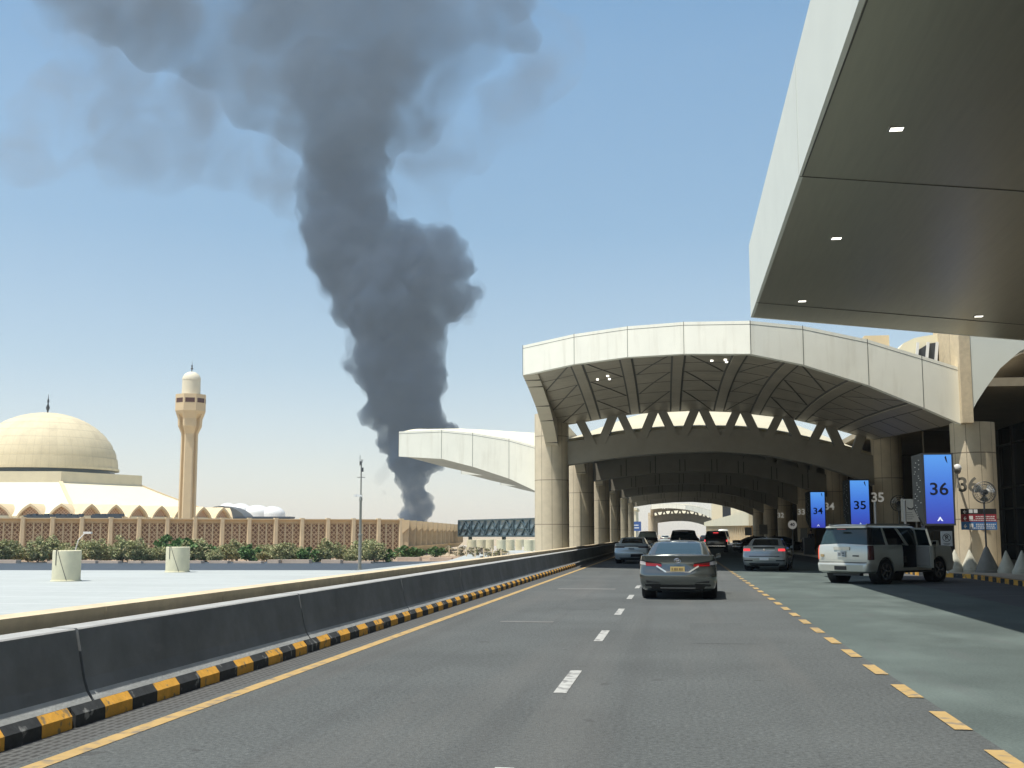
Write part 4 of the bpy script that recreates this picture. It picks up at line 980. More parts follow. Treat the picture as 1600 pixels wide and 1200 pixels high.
class Hull:
    def __init__(s, levels, lift=lambda y, z: 0): s.L = levels; s.lift = lift; s.H = [half(*l[1:]) for l in levels]
    def pt(s, i, z, off=0):
        sg = 1
        if i < 0: i = -i; sg = -1
        L = s.L; k = 0
        while k < len(L) - 2 and z > L[k + 1][0]: k += 1
        t = max(0, min(1, (z - L[k][0]) / (L[k + 1][0] - L[k][0])))
        a = min(HN - 1, int(i)); f_ = min(1, i - a)
        def P(h): p, q = h[a], h[min(a + 1, HN)]; return (p[0] + (q[0] - p[0]) * f_, p[1] + (q[1] - p[1]) * f_)
        p, q = P(s.H[k]), P(s.H[k + 1]); x = p[0] + (q[0] - p[0]) * t; y = p[1] + (q[1] - p[1]) * t
        if off:
            h = s.H[k]; u = h[max(0, a - 1)]; v = h[min(HN, a + 2)]; dx, dy = v[0] - u[0], v[1] - u[1]; l = math.hypot(dx, dy) or 1
            x += dy / l * off; y -= dx / l * off
        return Vector((x * sg, y, z + s.lift(y, z)))
    def shell(s, g, cap=True, capdz=.02, bottom=True, crown=.03, i_from=0, i_to=None):
        zs = [l[0] for l in s.L]; rings = []
        for z in zs:
            R_ = [s.pt(i, z) for i in range(HN + 1)]; Lh = [Vector((-p.x, p.y, p.z)) for p in R_[-2:0:-1]]; rings.append(R_ + Lh)
        n = len(rings[0]); vs = [v for r in rings for v in r]; fs = []
        for i in range(len(zs) - 1):
            for k in range(n): fs.append((i * n + k, i * n + (k + 1) % n, (i + 1) * n + (k + 1) % n, (i + 1) * n + k))
        g.add(vs, fs)
        for top in ([True] if cap else []) + ([False] if bottom else []):
            z = zs[-1] if top else zs[0]; rows = []
            for i in range(0, HN + 1):
                p = s.pt(i, z); row = []
                for q in range(-4, 5):
                    u = q / 4; row.append((p.x * u, p.y, p.z + (crown * (1 - u * u) * min(1, p.x / .5) if top else 0)))
                rows.append(row)
            g.grid(rows)
    def patch(s, i0, i1, z0, z1, off=.006, nu=8, nz=4, side=1, th=None):
        g = MB(); rows = []; f0 = z0 if callable(z0) else (lambda t: z0); f1 = z1 if callable(z1) else (lambda t: z1)
        def rw(o_):
            R_ = []
            for k in range(nz + 1):
                r = []
                for j in range(nu + 1):
                    t = j / nu; i = i0 + (i1 - i0) * t; z = f0(t) + (f1(t) - f0(t)) * k / nz; p = s.pt(abs(i), z, o_)
                    sg = side * (1 if i >= 0 else -1); r.append(Vector((p.x * sg, p.y, p.z)))
                R_.append(r)
            return R_
        A, B = rw(off), rw(off - (th or (.03 + max(0, off)))); g.grid(A); g.grid(B)
        for a, b in ((A[0], B[0]), (A[-1], B[-1])): g.grid([a, b])
        for c in (0, -1): g.grid([[r[c] for r in A], [r[c] for r in B]])
        return g
def wheel_proto(r, w, m_rim, spokes=5):
    t = bpy.data.objects.new('wheel', None); COL.objects.link(t)
    g = MB(); g.lathe([(r * .62, -w / 2 + .02), (r * .9, -w / 2), (r * .985, -w / 2 + .025), (r, -w / 4), (r, w / 4), (r * .985, w / 2 - .025), (r * .9, w / 2), (r * .62, w / 2 - .02)], 36, axis='x'); g.build('tyre', rubber, t, smooth=40)
    g = MB(); g.lathe([(r * .64, w / 2 - .03), (r * .66, w / 2 - .005), (r * .60, w / 2 - .01), (r * .57, w / 2 - .06), (r * .56, -w / 2 + .03)], 36, axis='x')
    for k in range(spokes):
        a = 2 * math.pi * k / spokes
        for da in (-.13, .13): g.bar((w / 2 - .035, .07 * math.cos(a), .07 * math.sin(a)), (w / 2 - .03, r * .6 * math.cos(a + da), r * .6 * math.sin(a + da)), .035, .05, up=(1, 0, 0))
    g.lathe([(.001, w / 2 - .0), (.05, w / 2 - .005), (.085, w / 2 - .03), (.085, w / 2 - .06)], 16, axis='x')
    g.build('rim', m_rim, t, smooth=35)
    g = MB(); g.lathe([(.001, w / 2 - .09), (r * .56, w / 2 - .09), (r * .56, w / 2 - .10)], 24, axis='x'); g.build('brake_disc', dsteel, t, smooth=30)
    return t
def make_car(sp):
    e = empty(sp['name'], sp['loc'], sp['label'], sp['cat'], sp.get('group'), rz=sp['rz']); paint = sp['paint']
    H = Hull(sp['levels'], sp['lift']); G = Hull(sp['glass']); L = sp['len']
    g = MB(); H.shell(g, crown=sp.get('crown', .03)); body = g.build('body', paint, e, smooth=28, merge=True)
    wr, ww = sp['wr'], sp['ww']
    for (yw) in sp['wy']:
        g = MB(); g.lathe([(wr + .055, -1.3), (wr + .055, 1.3)], 40, c=(yw, wr), axis='x')
        if sp.get('nocut'): continue
        for sgn in (-1, 1):
            g = MB(); hw = sp['hw']; g.lathe([(wr + .055, sgn * (hw - .34)), (wr + .055, sgn * (hw + .3))], 40, c=(yw, wr - .01), axis='x'); c = g.build('cut', black, None); c.location = e.location; c.rotation_euler = e.rotation_euler
            boolcut(body, c); bpy.data.objects.remove(c)
            g = MB(); g.lathe([(wr + .052, sgn * (hw - .36)), (wr + .052, sgn * (hw - .05)), (wr + .02, sgn * (hw - .05)), (wr + .02, sgn * (hw - .34)), (.01, sgn * (hw - .34))], 32, c=(yw, wr - .01), axis='x'); g.build('wheel_arch', black, e, smooth=40)
    body.data.set_sharp_from_angle(angle=R(28))
    wp = wheel_proto(wr, ww, sp.get('rim', alloy)); first = True
    for yw in sp['wy']:
        for sgn in (-1, 1):
            wq = wp if first else dup(wp); first = False; wq.parent = e; wq.location = (sgn * (sp['hw'] - ww / 2 - .015), yw, wr); wq.rotation_euler = (0, 0, 0 if sgn > 0 else math.pi)
    # cabin
    gz0, gz1 = sp['glass'][0][0], sp['glass'][-1][0]
    def gp(name, i0, i1, z0, z1, m, side, off=.0, nu=8, th=.04):
        return G.patch(i0, i1, z0, z1, off, nu, 4, side, th).build(name, m, e, smooth=40)
    cr = sp['cri']       # index where the rear window ends
    gp('rear_window', -cr, cr, gz0, gz1, sp.get('rglass', carglass), 1, nu=14)
    gp('windscreen', IF0 + 3, HN, gz0, gz1, carglass, 1, nu=6); gp('windscreen', IF0 + 3, HN, gz0, gz1, carglass, -1, nu=6)
    for sd in (1, -1):
        gp('rear_pillar', cr, sp['c1'], gz0, gz1, sp.get('pillar_m', paint), sd, nu=10)
        for k, (a, b, isglass) in enumerate(sp['side']):
            if sp.get('open') and sd == 1 and k in sp['open']: continue
            gp('side_window' if isglass else 'door_pillar', a, b, gz0, gz1, carglass if isglass else sp.get('bp', black), sd, nu=6)
        gp('front_pillar', sp['a0'], IF0 + 3, gz0, gz1, paint, sd, nu=6)
    RF = Hull(sp['roof']); g = MB(); RF.shell(g, crown=.035); g.build('roof', paint, e, smooth=40, merge=True)
    return e, H, G, body
def lift_sedan(y, z):
    k = max(0, min(1, (z - .62) / .34)); 
    if y < -1.2: l = .085 * min(1, (-1.2 - y) / .9) 
    elif y > .8: l = -.03 - .17 * min(1, (y - .8) / 1.6) ** 1.3
    elif y > 0: l = -.03 * y / .8
    else: l = 0
    return l * k
def sedan_levels(hw, L):
    h = L / 2; d = hw - .92
    return [(.20, .80 + d, -h + .22, h - .18, .25, .3, .05, .16), (.27, .87 + d, -h + .09, h - .06, .24, .35, .08, .22), (.40, .905 + d, -h + .02, h - .01, .22, .36, .12, .26), (.56, .92 + d, -h, h, .22, .36, .14, .28),
            (.63, .92 + d, -h + .01, h - .01, .21, .36, .14, .28), (.68, .915 + d, -h + .055, h - .03, .20, .36, .13, .28), (.80, .905 + d, -h + .09, h - .1, .17, .36, .12, .28), (.90, .89 + d, -h + .085, h - .2, .15, .36, .11, .28),
            (.955, .87 + d, -h + .06, h - .3, .15, .36, .10, .28), (.975, .845 + d, -h + .075, h - .38, .15, .36, .10, .28)]
def sedan_spec(**k):
    s = dict(levels=sedan_levels(.92, 4.88), lift=lift_sedan, len=4.88, hw=.92, wr=.335, ww=.225, wy=(-1.42, 1.42),
             glass=[(.93, .80, -1.98, 1.30, .32, .3, .10, .25), (1.10, .745, -1.66, .93, .26, .28, .10, .25), (1.26, .67, -1.33, .55, .2, .25, .09, .22), (1.335, .63, -1.12, .33, .2, .25, .08, .2)],
             roof=[(1.315, .645, -1.16, .39, .2, .25, .08, .2), (1.345, .625, -1.08, .31, .2, .25, .08, .2), (1.37, .57, -.92, .14, .2, .25, .07, .2)],
             cri=NR + 1.2, c1=IS0 + 3, side=[(IS0 + 3, IS0 + 11, True), (IS0 + 11, IS0 + 12, False), (IS0 + 12, IS0 + 21, True)], a0=IS0 + 21)
    s.update(k); return s
def finish_sedan(e, H, G, body, paint, style):
    h = 2.44
    for sd in (1, -1):
        if style == 1:
            H.patch(NR * .52, NR + .6, lambda t: .755 + .01 * t, lambda t: .80 + .055 * t, .010, 6, 3, sd).build('tail_light', redlamp, e, smooth=40)
            H.patch(NR + .65, IS0 + 1.6, lambda t: .78 + .03 * t, lambda t: .862 - .01 * t, .010, 8, 3, sd).build('lamp_reflector', clearlamp, e, smooth=40)
            H.patch(NR * .52, IS0 + .5, lambda t: .80 + .055 * min(1, t * 1.6), lambda t: .818 + .06 * min(1, t * 1.6), .012, 10, 2, sd).build('lamp_trim', black, e, smooth=40)
            H.patch(NR * .33, NR * .5, lambda t: .585 + .0 * t, lambda t: .615 + .12 * t, .004, 5, 2, sd)
            g = MB(); y = -h + .045; g.bar((sd * .27, y, .655), (sd * .50, y + .035, .80), .035, .02, up=(0, 1, 0)); g.build('garnish', chrome, e)
            H.patch(NR * .6, NR + 1, lambda t: .40, lambda t: .41 + .05 * t, .006, 6, 2, sd).build('bumper_vent', black, e, smooth=40)
            H.patch(NR * .60, NR + 2, lambda t: .315, lambda t: .38 - .02 * t, .008, 6, 2, sd).build('bumper_trim', black, e, smooth=40)
        elif style == 2:
            H.patch(NR * .8, NR + 3.5, .80, .88, .010, 8, 3, sd).build('tail_light', brakelit, e, smooth=40)
            H.patch(NR * .7, NR + 3, .42, .47, .006, 6, 2, sd).build('bumper_vent', black, e, smooth=40)
        else:
            H.patch(NR * .5, IS0 + 1, .80, .86, .010, 8, 3, sd).build('tail_light', mat('smoked_lamp', (.05, .02, .025), .15), e, smooth=40)
        mx = MB(); mx.hexa([(sd * .88, .62, .93), (sd * 1.02, .60, .96), (sd * 1.02, .74, .96), (sd * .88, .76, .93), (sd * .90, .62, 1.03), (sd * 1.01, .60, 1.07), (sd * 1.00, .72, 1.07), (sd * .90, .74, 1.04)]); mx.build('mirror', paint, e)
        for yh in (-.55, .45): g = MB(); g.bar((sd * .905, yh - .1, .82), (sd * .905, yh + .1, .825), .035, .03); g.build('door_handle', chrome, e)
    if style == 1:
        H.patch(-NR * .98, NR * .98, .24, .355, .010, 16, 3, 1).build('diffuser', black, e, smooth=40)
        H.patch(-NR * .65, NR * .65, .268, .292, .022, 12, 2, 1).build('diffuser_blade', alloy, e, smooth=40)
        g = MB(); g.bar((-.27, -h + .045, .655), (.27, -h + .045, .655), .03, .03, up=(0, 1, 0)); g.build('garnish', chrome, e)
        g = MB(); g.box(-.17, .17, -h + .025, -h + .06, .675, .785); pl_ = g.build('number_plate', mat('yellow_plate', (.60, .46, .18), .6), e)
        g = MB()
        for i, wq in enumerate((.03, .05, .03, .045, .03)): g.box(-.14 + i * .058, -.14 + i * .058 + wq, -h + .021, -h + .026, .70, .755)
        g.build('plate_characters', mat('plate_ink', (.24, .17, .08), .7), pl_)
        g = MB(); n = 28        # oval emblem: three interlocked rings
        for (rx, rz_, cz) in ((.078, .054, 0), (.05, .020, .024), (.022, .052, 0)):
            pts = [(rx * math.cos(2 * math.pi * k / n), -h + .062, .925 + cz + rz_ * math.sin(2 * math.pi * k / n)) for k in range(n + 1)]; g.tube(pts, .008, 6)
        g.build('emblem', chrome, e)
        g = MB(); g.box(-.42, .42, -h + .095, -h + .11, .825, .829); g.build('trunk_gap', black, e)
        # pronounced spoiler lip
        H.patch(-NR - 1, NR + 1, .942, .962, .022, 18, 2, 1).build('spoiler', paint, e, smooth=60)
    elif style == 2:
        H.patch(-NR * .62, NR * .62, .885, .935, .006, 12, 2, 1).build('trim_panel', black, e, smooth=40)
        H.patch(-NR * .6, NR * .6, .80, .845, .008, 12, 2, 1).build('light_bar', mat('silver_letters', (.7, .68, .68), .3), e, smooth=40)
        g = MB(); g.box(-.19, .19, -h - .006, -h + .03, .46, .57); g.build('number_plate', mat('white_plate', (.85, .86, .85), .5), e)
        H.patch(-NR * .98, NR * .98, .21, .33, .010, 14, 3, 1).build('diffuser', black, e, smooth=40)
        H.patch(-NR * .9, NR * .9, .60, .64, .004, 14, 2, 1).build('crease', mat('crease_shade', (.12, .13, .135), .5), e, smooth=40)  # shade of the bumper crease laid on as a dark strip
        g = MB(); g.box(-.09, .09, -1.78, -1.70, 1.02, 1.07); g.build('brake_light', brakelit, e)
        g = MB(); g.lathe([(.045, 0), (.045, .01)], 16); o = g.build('emblem', chrome, e, loc=(0, -h + .07, .90)); o.rotation_euler = (R(90), 0, 0)
    else:
        H.patch(-NR * .5, NR * .5, .85, .885, .006, 10, 2, 1).build('trunk_strip', black, e, smooth=40)
        g = MB(); g.box(-.15, .15, -h + .03, -h + .06, .76, .84); g.build('number_plate', mat('shade_plate', (.25, .3, .32), .5), e)
        H.patch(-NR * .98, NR * .98, .21, .33, .010, 14, 3, 1).build('diffuser', black, e, smooth=40)
        H.patch(-.5, NR * .9, .36, .52, .012, 8, 3, 1).build('dark_patch', black, e, smooth=40)
    g = MB(); g.prism_y([(-.02, 0), (.02, 0), (.0, .07)], -.09, .06); g.build('roof_fin', paint, e, loc=(0, -.72, 1.395))
def paintm(n, col, metal=.0, rough=.25): return mat(n, col, rough, metal=metal, coat=1.0, var=.02, vs=3)
p_grey = paintm('grey_metallic', (.17, .185, .175), .8, .2); p_sil = paintm('silver_metallic', (.40, .43, .42), .5, .32); p_sil2 = paintm('pale_blue_metallic', (.52, .58, .58), .4, .35)
p_white = paintm('pearl_white', (.62, .63, .56), .45, .3); p_blk = paintm('black_gloss', (.012, .012, .014), 0, .2)
sp1 = sedan_spec(name='sedan', loc=(.10, 31.3, 0), rz=R(-2.2), paint=p_grey, label='grey metallic sedan with yellow number plate, nearest car in the middle lane', cat='car', rglass=mat('blue_car_glass', (.03, .06, .08), .04, spec=.9))
e, H, G, b = make_car(sp1); finish_sedan(e, H, G, b, p_grey, 1)
sp2 = sedan_spec(name='sedan', loc=(4.05, 54.3, 0), rz=R(-9), paint=p_sil, label='silver sedan with lit brake lights and white number plate at the edge of the shade', cat='car')
e, H, G, b = make_car(sp2); finish_sedan(e, H, G, b, p_sil, 2)
sp3 = sedan_spec(name='sedan', loc=(-2.35, 66.2, 0), rz=R(-1), paint=p_sil2, label='pale blue silver sedan in the left lane under the canopy shade', cat='car')
e3, H, G, b = make_car(sp3); finish_sedan(e3, H, G, b, p_sil2, 3)
# dark cars deeper in the tunnel
sp4 = sedan_spec(name='sedan', loc=(7.0, 101, 0), rz=R(-68), paint=p_blk, label='black sedan turned sideways beside the dark off-road car in the tunnel', cat='car')
e, H, G, b = make_car(sp4); finish_sedan(e, H, G, b, p_blk, 3)
sp5 = sedan_spec(name='sedan', loc=(9.3, 108, 0), rz=R(-75), paint=p_blk, label='black low car behind the sideways sedan, at the right edge of the bright opening', cat='car')
e, H, G, b = make_car(sp5); finish_sedan(e, H, G, b, p_blk, 3)
# ---- big boxy vehicles
def suv_levels(hw, L, hb=1.22):
    h = L / 2
    return [(.34, hw - .10, -h + .14, h - .2, .2, .3, .05, .12), (.40, hw - .03, -h + .02, h - .05, .2, .32, .06, .15), (.60, hw, -h, h, .2, .32, .07, .16), (.645, hw, -h + .02, h, .18, .32, .07, .16), (.67, hw - .005, -h + .10, h - .03, .14, .32, .06, .16),
            (.95, hw, -h + .10, h - .06, .13, .32, .06, .16), (hb - .06, hw - .015, -h + .12, h - .12, .12, .32, .06, .16), (hb, hw - .04, -h + .14, h - .2, .12, .32, .06, .16)]
def suv_spec(**k):
    s = dict(levels=suv_levels(1.0, 5.13), lift=lambda y, z: (-.06 * max(0, (y - .9) / 1.6) if z > .9 else 0), len=5.13, hw=1.0, wr=.40, ww=.27, wy=(-1.55, 1.42), crown=.04,
             glass=[(1.20, .95, -2.42, 1.45, .14, .3, .06, .2), (1.5, .89, -2.34, 1.0, .14, .28, .06, .2), (1.77, .81, -2.22, .55, .14, .25, .06, .18)],
             roof=[(1.755, .82, -2.30, .6, .14, .25, .06, .18), (1.80, .80, -2.30, .5, .14, .25, .06, .18), (1.84, .72, -2.2, .3, .14, .25, .06, .18)],
             cri=NR + 2.2, c1=IS0 + .6, pillar_m=black, side=[(IS0 + .6, IS0 + 5, True), (IS0 + 5, IS0 + 6, False), (IS0 + 6, IS0 + 12.5, True), (IS0 + 12.5, IS0 + 13.4, False), (IS0 + 13.4, IS0 + 20.5, True)], a0=IS0 + 20.5, bp=black)
    s.update(k); return s
# the white one with an open rear door
ha = R(-44); cx, cy_ = 5.83, 38.25; dirv = Vector((math.sin(-ha), math.cos(ha))); rgt = Vector((math.cos(ha), math.sin(ha)))
c = Vector((cx, cy_)) + dirv * 2.565 - rgt * 1.0
spw = suv_spec(name='off_road_car', loc=(c.x, c.y, 0), rz=ha, paint=p_white, label='large white off-road car with its right rear door open, parked at the kerb', cat='car', bp=p_white, open=(2,), rim=mat('dark_alloy', (.25, .25, .26), .25, metal=.9),
               rglass=mat('green_car_glass', (.02, .04, .035), .05, spec=.9))
e, H, G, body = make_car(spw)
# door opening cut into the body, dark cabin behind it
y0, y1 = -.62, .28
g = MB(); g.box(.35, 1.2, y0, y1, .50, 1.6); cu = g.build('cut', black, None); cu.location = e.location; cu.rotation_euler = e.rotation_euler; boolcut(body, cu); bpy.data.objects.remove(cu); body.data.set_sharp_from_angle(angle=R(28))
g = MB(); 
g.quad((.36, y0, .51), (.36, y1, .51), (.36, y1, 1.79), (.36, y0, 1.79)); g.quad((.355, y0 + .005, .505), (.97, y0 + .005, .505), (.97, y0 + .005, 1.2), (.355, y0 + .005, 1.2)); g.quad((.355, y1 - .005, .505), (.97, y1 - .005, .505), (.97, y1 - .005, 1.2), (.355, y1 - .005, 1.2)); g.quad((.355, y0, .505), (.97, y0, .505), (.97, y1, .505), (.355, y1, .505))
g.build('cabin_liner', mat('cabin_dark', (.02, .02, .022), .8), e, recalc=False)
g = MB(); g.box(.38, .78, y0 + .02, y0 + .50, .66, .86); g.hexa([(.38, y0 + .02, .86), (.78, y0 + .02, .86), (.78, y0 + .16, .86), (.38, y0 + .16, .86), (.40, y0 - .08, 1.42), (.76, y0 - .08, 1.42), (.76, y0 + .02, 1.42), (.40, y0 + .02, 1.42)]); g.build('seat', mat('seat_cloth', (.07, .065, .06), .8), e)
# the door leaf itself, hinged at y1
d = bpy.data.objects.new('rear_door', None); COL.objects.link(d); d.parent = e; d.location = (.985, y1, 0); d.rotation_euler = (0, 0, R(62))
g = MB(); g.box(-.10, .0, y0 - y1, 0, .50, 1.20); 
o = g.build('door_panel', p_white, d)
g = MB(); g.box(-.125, -.10, y0 - y1 + .06, -.06, .56, 1.16); g.build('door_lining', mat('door_lining', (.3, .29, .26), .7), d)
g = MB(); g.bar((-.05, y0 - y1 + .04, 1.18), (-.17, y0 - y1 + .10, 1.72), .06); g.bar((-.17, y0 - y1 + .08, 1.72), (-.17, -.04, 1.74), .05); g.bar((-.05, -.03, 1.18), (-.17, -.04, 1.74), .05); g.build('door_frame', p_white, d)
g = MB(); g.quad((-.055, y0 - y1 + .07, 1.2), (-.055, -.05, 1.2), (-.165, -.06, 1.72), (-.165, y0 - y1 + .12, 1.70)); g.build('door_glass', carglass, d, recalc=False)
h = 2.565
for sd in (1, -1):
    H.patch(NR + 1.6, IS0 + .5, .76, 1.20, .012, 7, 4, sd).build('tail_light', mat('tail_lamp_dull', (.10, .03, .03), .2, spec=.8) if sd > 0 else mat('tail_lamp_lit', (.8, .10, .05), .2, emit=.5), e, smooth=40)
    mx = MB(); mx.hexa([(sd * .96, .98, 1.14), (sd * 1.22, .95, 1.14), (sd * 1.22, 1.1, 1.14), (sd * .96, 1.1, 1.14), (sd * .96, .98, 1.34), (sd * 1.2, .95, 1.36), (sd * 1.2, 1.08, 1.36), (sd * .96, 1.1, 1.34)]); mx.build('mirror', p_white, e)
    mx = MB(); mx.box(min(sd * 1.0, sd * 1.2), max(sd * 1.0, sd * 1.2), .94, .952, 1.16, 1.33); mx.build('mirror_glass', chrome, e)
    g = MB(); g.bar((sd * .70, -2.1, 1.865), (sd * .70, .2, 1.87), .05, .04); g.build('roof_rail', mat('rail_grey', (.35, .35, .33), .5), e)
    g = MB(); g.box(min(sd * .88, sd * 1.04), max(sd * .88, sd * 1.04), -1.0, 1.0, .34, .40); g.build('running_board', black, e)
g = MB(); g.box(-.30, .30, -h + .085, -h + .115, 1.06, 1.16); g.build('plate_recess', p_white, e)
g = MB(); g.box(-.16, .16, -h + .07, -h + .11, .84, 1.02); pl_ = g.build('number_plate', mat('grey_plate', (.42, .46, .46), .5), e)
g = MB(); g.box(-.12, -.02, -h + .066, -h + .071, .88, .98); g.box(.02, .12, -h + .066, -h + .071, .94, .98); g.box(.02, .12, -h + .066, -h + .071, .88, .91); g.build('plate_characters', mat('plate_ink2', (.15, .17, .18), .7), pl_)
g = MB(); g.box(.40, .62, -h + .10, -h + .125, .86, .90); g.build('badge', dsteel, e); g = MB(); g.box(-.82, -.70, -h + .10, -h + .125, .84, .92); g.build('badge', mat('gold_badge', (.4, .3, .15), .4), e)
g = MB(); g.box(-.22, .22, -h - .012, -h + .05, .44, .56); g.build('bumper_recess', black, e)
g = MB(); g.box(-.16, .16, -2.45, -2.38, 1.70, 1.73); g.build('brake_light', redlamp, e)
g = MB(); g.box(-.9, .9, -h + .095, -h + .12, .672, .685); g.build('tailgate_gap', dsteel, e)
g = MB(); g.box(-.5, .5, -h + .3, -h + .5, .25, .40); g.build('exhaust', dsteel, e)
for yh in (.42,): g = MB(); g.bar((1.0, yh, 1.02), (1.0, yh + .16, 1.02), .04, .03); g.build('door_handle', p_white, e)
for yy_ in (.30, 1.18, -.64): g = MB(); g.box(.996, 1.004, yy_ - .008, yy_ + .008, .5, 1.19) if not (y0 - .05 < yy_ < y1) else None; g.build('door_gap', dsteel, e) if g.v else None
# black off-road car with brake lights
spb = suv_spec(name='off_road_car', loc=(3.5, 107.5, 0), rz=R(-3), paint=p_blk, label='black tall car with red brake lights glowing in the dark tunnel', cat='car')
e, H, G, b = make_car(spb)
for sd in (1, -1): H.patch(NR + .2, IS0, .93, 1.10, .012, 6, 3, sd).build('tail_light', brakelit, e, smooth=40)
g = MB(); g.box(-.22, .22, -2.47, -2.38, 1.66, 1.72); g.build('brake_light', brakelit, e)
g = MB(); g.box(-.8, .8, -2.6, -2.5, .52, .60); g.build('bumper_bar', chrome, e)
spd = suv_spec(name='off_road_car', loc=(.5, 88, 0), rz=0, paint=p_blk, label='dark car hidden behind the grey sedan, only its black roof and rear glass showing', cat='car')
e, H, G, b = make_car(spd); g = MB(); g.box(-.17, .17, -2.5, -2.44, .9, 1.0); g.build('number_plate', mat('grey_plate', (.42, .46, .46), .5), e)
spq = suv_spec(name='pickup_truck', loc=(-2.85, 122, 0), rz=0, paint=p_blk, label='black pickup in the left lane seen against the bright tunnel end', cat='pickup', rglass=mat('daylit_glass', (.35, .40, .36), .1))  # opaque pale rear glass, its colour standing for daylight behind the cab
e, H, G, b = make_car(spq); g = MB(); g.box(-.17, .17, -2.5, -2.44, .9, 1.0); g.build('number_plate', mat('grey_plate', (.42, .46, .46), .5), e)
spv = suv_spec(name='van', loc=(7.4, 196, 0), rz=0, paint=p_white, label='white van in the sunlight beyond the tunnel end', cat='van',
    glass=[(1.20, .95, -2.52, 1.75, .14, .3, .05, .2), (1.8, .90, -2.48, 1.3, .2, .28, .05, .2), (2.1, .82, -2.44, 1.05, .25, .25, .05, .18)],
    roof=[(2.09, .83, -2.48, 1.1, .25, .25, .05, .18), (2.25, .78, -2.42, 1.0, .25, .25, .06, .18), (2.36, .6, -2.3, .8, .14, .25, .06, .18)], pillar_m=p_white)
e, H, G, b = make_car(spv)
for sd in (1, -1): H.patch(NR + 1.6, IS0 + .3, .76, 1.18, .012, 6, 3, sd).build('tail_light', redlamp, e, smooth=40)
for i, (x, y, p_, lb) in enumerate(((-1.9, 205, p_white, 'white car in the sunlight just past the tunnel end, left lane'), (1.4, 232, p_sil, 'pale car far down the sunlit road'), (-2.6, 262, p_white, 'tiny white car farthest down the left lane'), (2.3, 176, p_blk, 'small dark car at the tunnel end in the middle of the road'), (5.4, 240, p_blk, 'small dark car beyond the tunnel in the right lane'))):
    s_ = sedan_spec(name='sedan', loc=(x, y, 0), rz=0, paint=p_, label=lb, cat='car', nocut=True); e, H, G, b = make_car(s_)
    for sd in (1, -1): H.patch(NR * .6, IS0, .80, .87, .012, 6, 2, sd).build('tail_light', redlamp, e, smooth=40)
# ================================================================ signs and street furniture
def screen(n, x, y, zc, dh, label):
    e = empty('digital_sign', (x, y, zc), label, 'screen')
    hw, hh = .51, 1.32
    m = bpy.data.materials.new('display_' + n); m.use_nodes = True; nn = m.node_tree.nodes; l = m.node_tree.links; p = nn['Principled BSDF']
    tc = nn.new('ShaderNodeTexCoord'); sx = nn.new('ShaderNodeSeparateXYZ'); l.new(tc.outputs['Object'], sx.inputs[0])
    r = nn.new('ShaderNodeMapRange'); r.inputs[1].default_value = -hh; r.inputs[2].default_value = hh; l.new(sx.outputs[2], r.inputs[0])
    cr = nn.new('ShaderNodeValToRGB'); cr.color_ramp.elements[0].color = (.04, .05, .40, 1); cr.color_ramp.elements[1].color = (.10, .34, .85, 1); cr.color_ramp.elements.new(.45).color = (.045, .14, .62, 1)
    l.new(r.outputs[0], cr.inputs[0]); l.new(cr.outputs[0], p.inputs['Emission Color']); p.inputs['Emission Strength'].default_value = .85; p.inputs['Base Color'].default_value = (.02, .02, .03, 1); p.inputs['Roughness'].default_value = .5
    g = MB(); g.box(-hw, hw, -.02, 0, -hh, hh); g.build('display', m, e)
    g = MB(); g.box(-hw - .06, hw + .06, .001, .45, -hh - .07, hh + .07)
    for a in ((-hw - .06, -hw, -hh - .07, hh + .07), (hw, hw + .06, -hh - .07, hh + .07), (-hw, hw, hh, hh + .07), (-hw, hw, -hh - .07, -hh)): g.box(a[0], a[1], -.035, .001, a[2], a[3])
    g.build('cabinet', dsteel, e)
    g = MB(); g.hexa([(-hw - .31, .6, -hh + .6), (-hw - .07, .05, -hh - .07), (-hw - .07, .45, -hh - .07), (-hw - .31, .8, -hh + .6), (-hw - .31, .6, hh + .0), (-hw - .07, .05, hh + .07), (-hw - .07, .45, hh + .07), (-hw - .31, .8, hh + .0)]); sd = g.build('side_panel', mat('matte_dark', (.022, .028, .03), .85), e)
    g = MB(); rn = random.Random(5)
    for i in range(26):
        t = rn.uniform(.25, .9); z = -hh * .8 + 2 * hh * .85 * i / 26; xx = -hw - .07 - t * .24; y_ = .05 + t * .55 - .012
        g.box(xx - .02, xx + .02, y_ - .02, y_, z, z + .035)
    g.build('perforation', mat('perforation', (.35, .38, .38), .5), sd)
    ink = mat('display_ink', (.01, .012, .03), .6)
    text_mesh('number', n, .66, ink, e, (0, -.028, dh), (R(90), 0, 0), off=.010, ext=.004, sx=1.1)
    g = MB(); g.prism_y([(-.11, -hh + .1), (0, -hh + .27), (.11, -hh + .1), (.05, -hh + .1), (0, -hh + .18), (-.05, -hh + .1)], -.026, -.02); g.build('arrow_mark', mat('display_white', (.7, .75, .9), .5, emit=.6), e)
    g = MB(); g.prism_y([(.26, hh - .10), (.31, hh - .04), (.34, hh - .18), (.36, hh - .34), (.30, hh - .24)], -.026, -.02); g.build('leaf_mark', ink, e)
    return e
screen('36', 10.02, 47.5, 3.28, -.02, 'blue display showing a black 36 beside the sunlit pillar')
screen('35', 10.32, 69.5, 3.27, -.10, 'blue display showing a black 35 in the shade')
screen('34', 10.52, 91.5, 3.37, -.10, 'blue display showing a black 34, farthest and smallest of the displays')
num_d = mat('shaded_numeral', (.20, .19, .16), .5); num_l = mat('pale_numeral', (.62, .62, .58), .5, emit=.0)  # the 36 is darkened: shadow on pale digits put into its colour
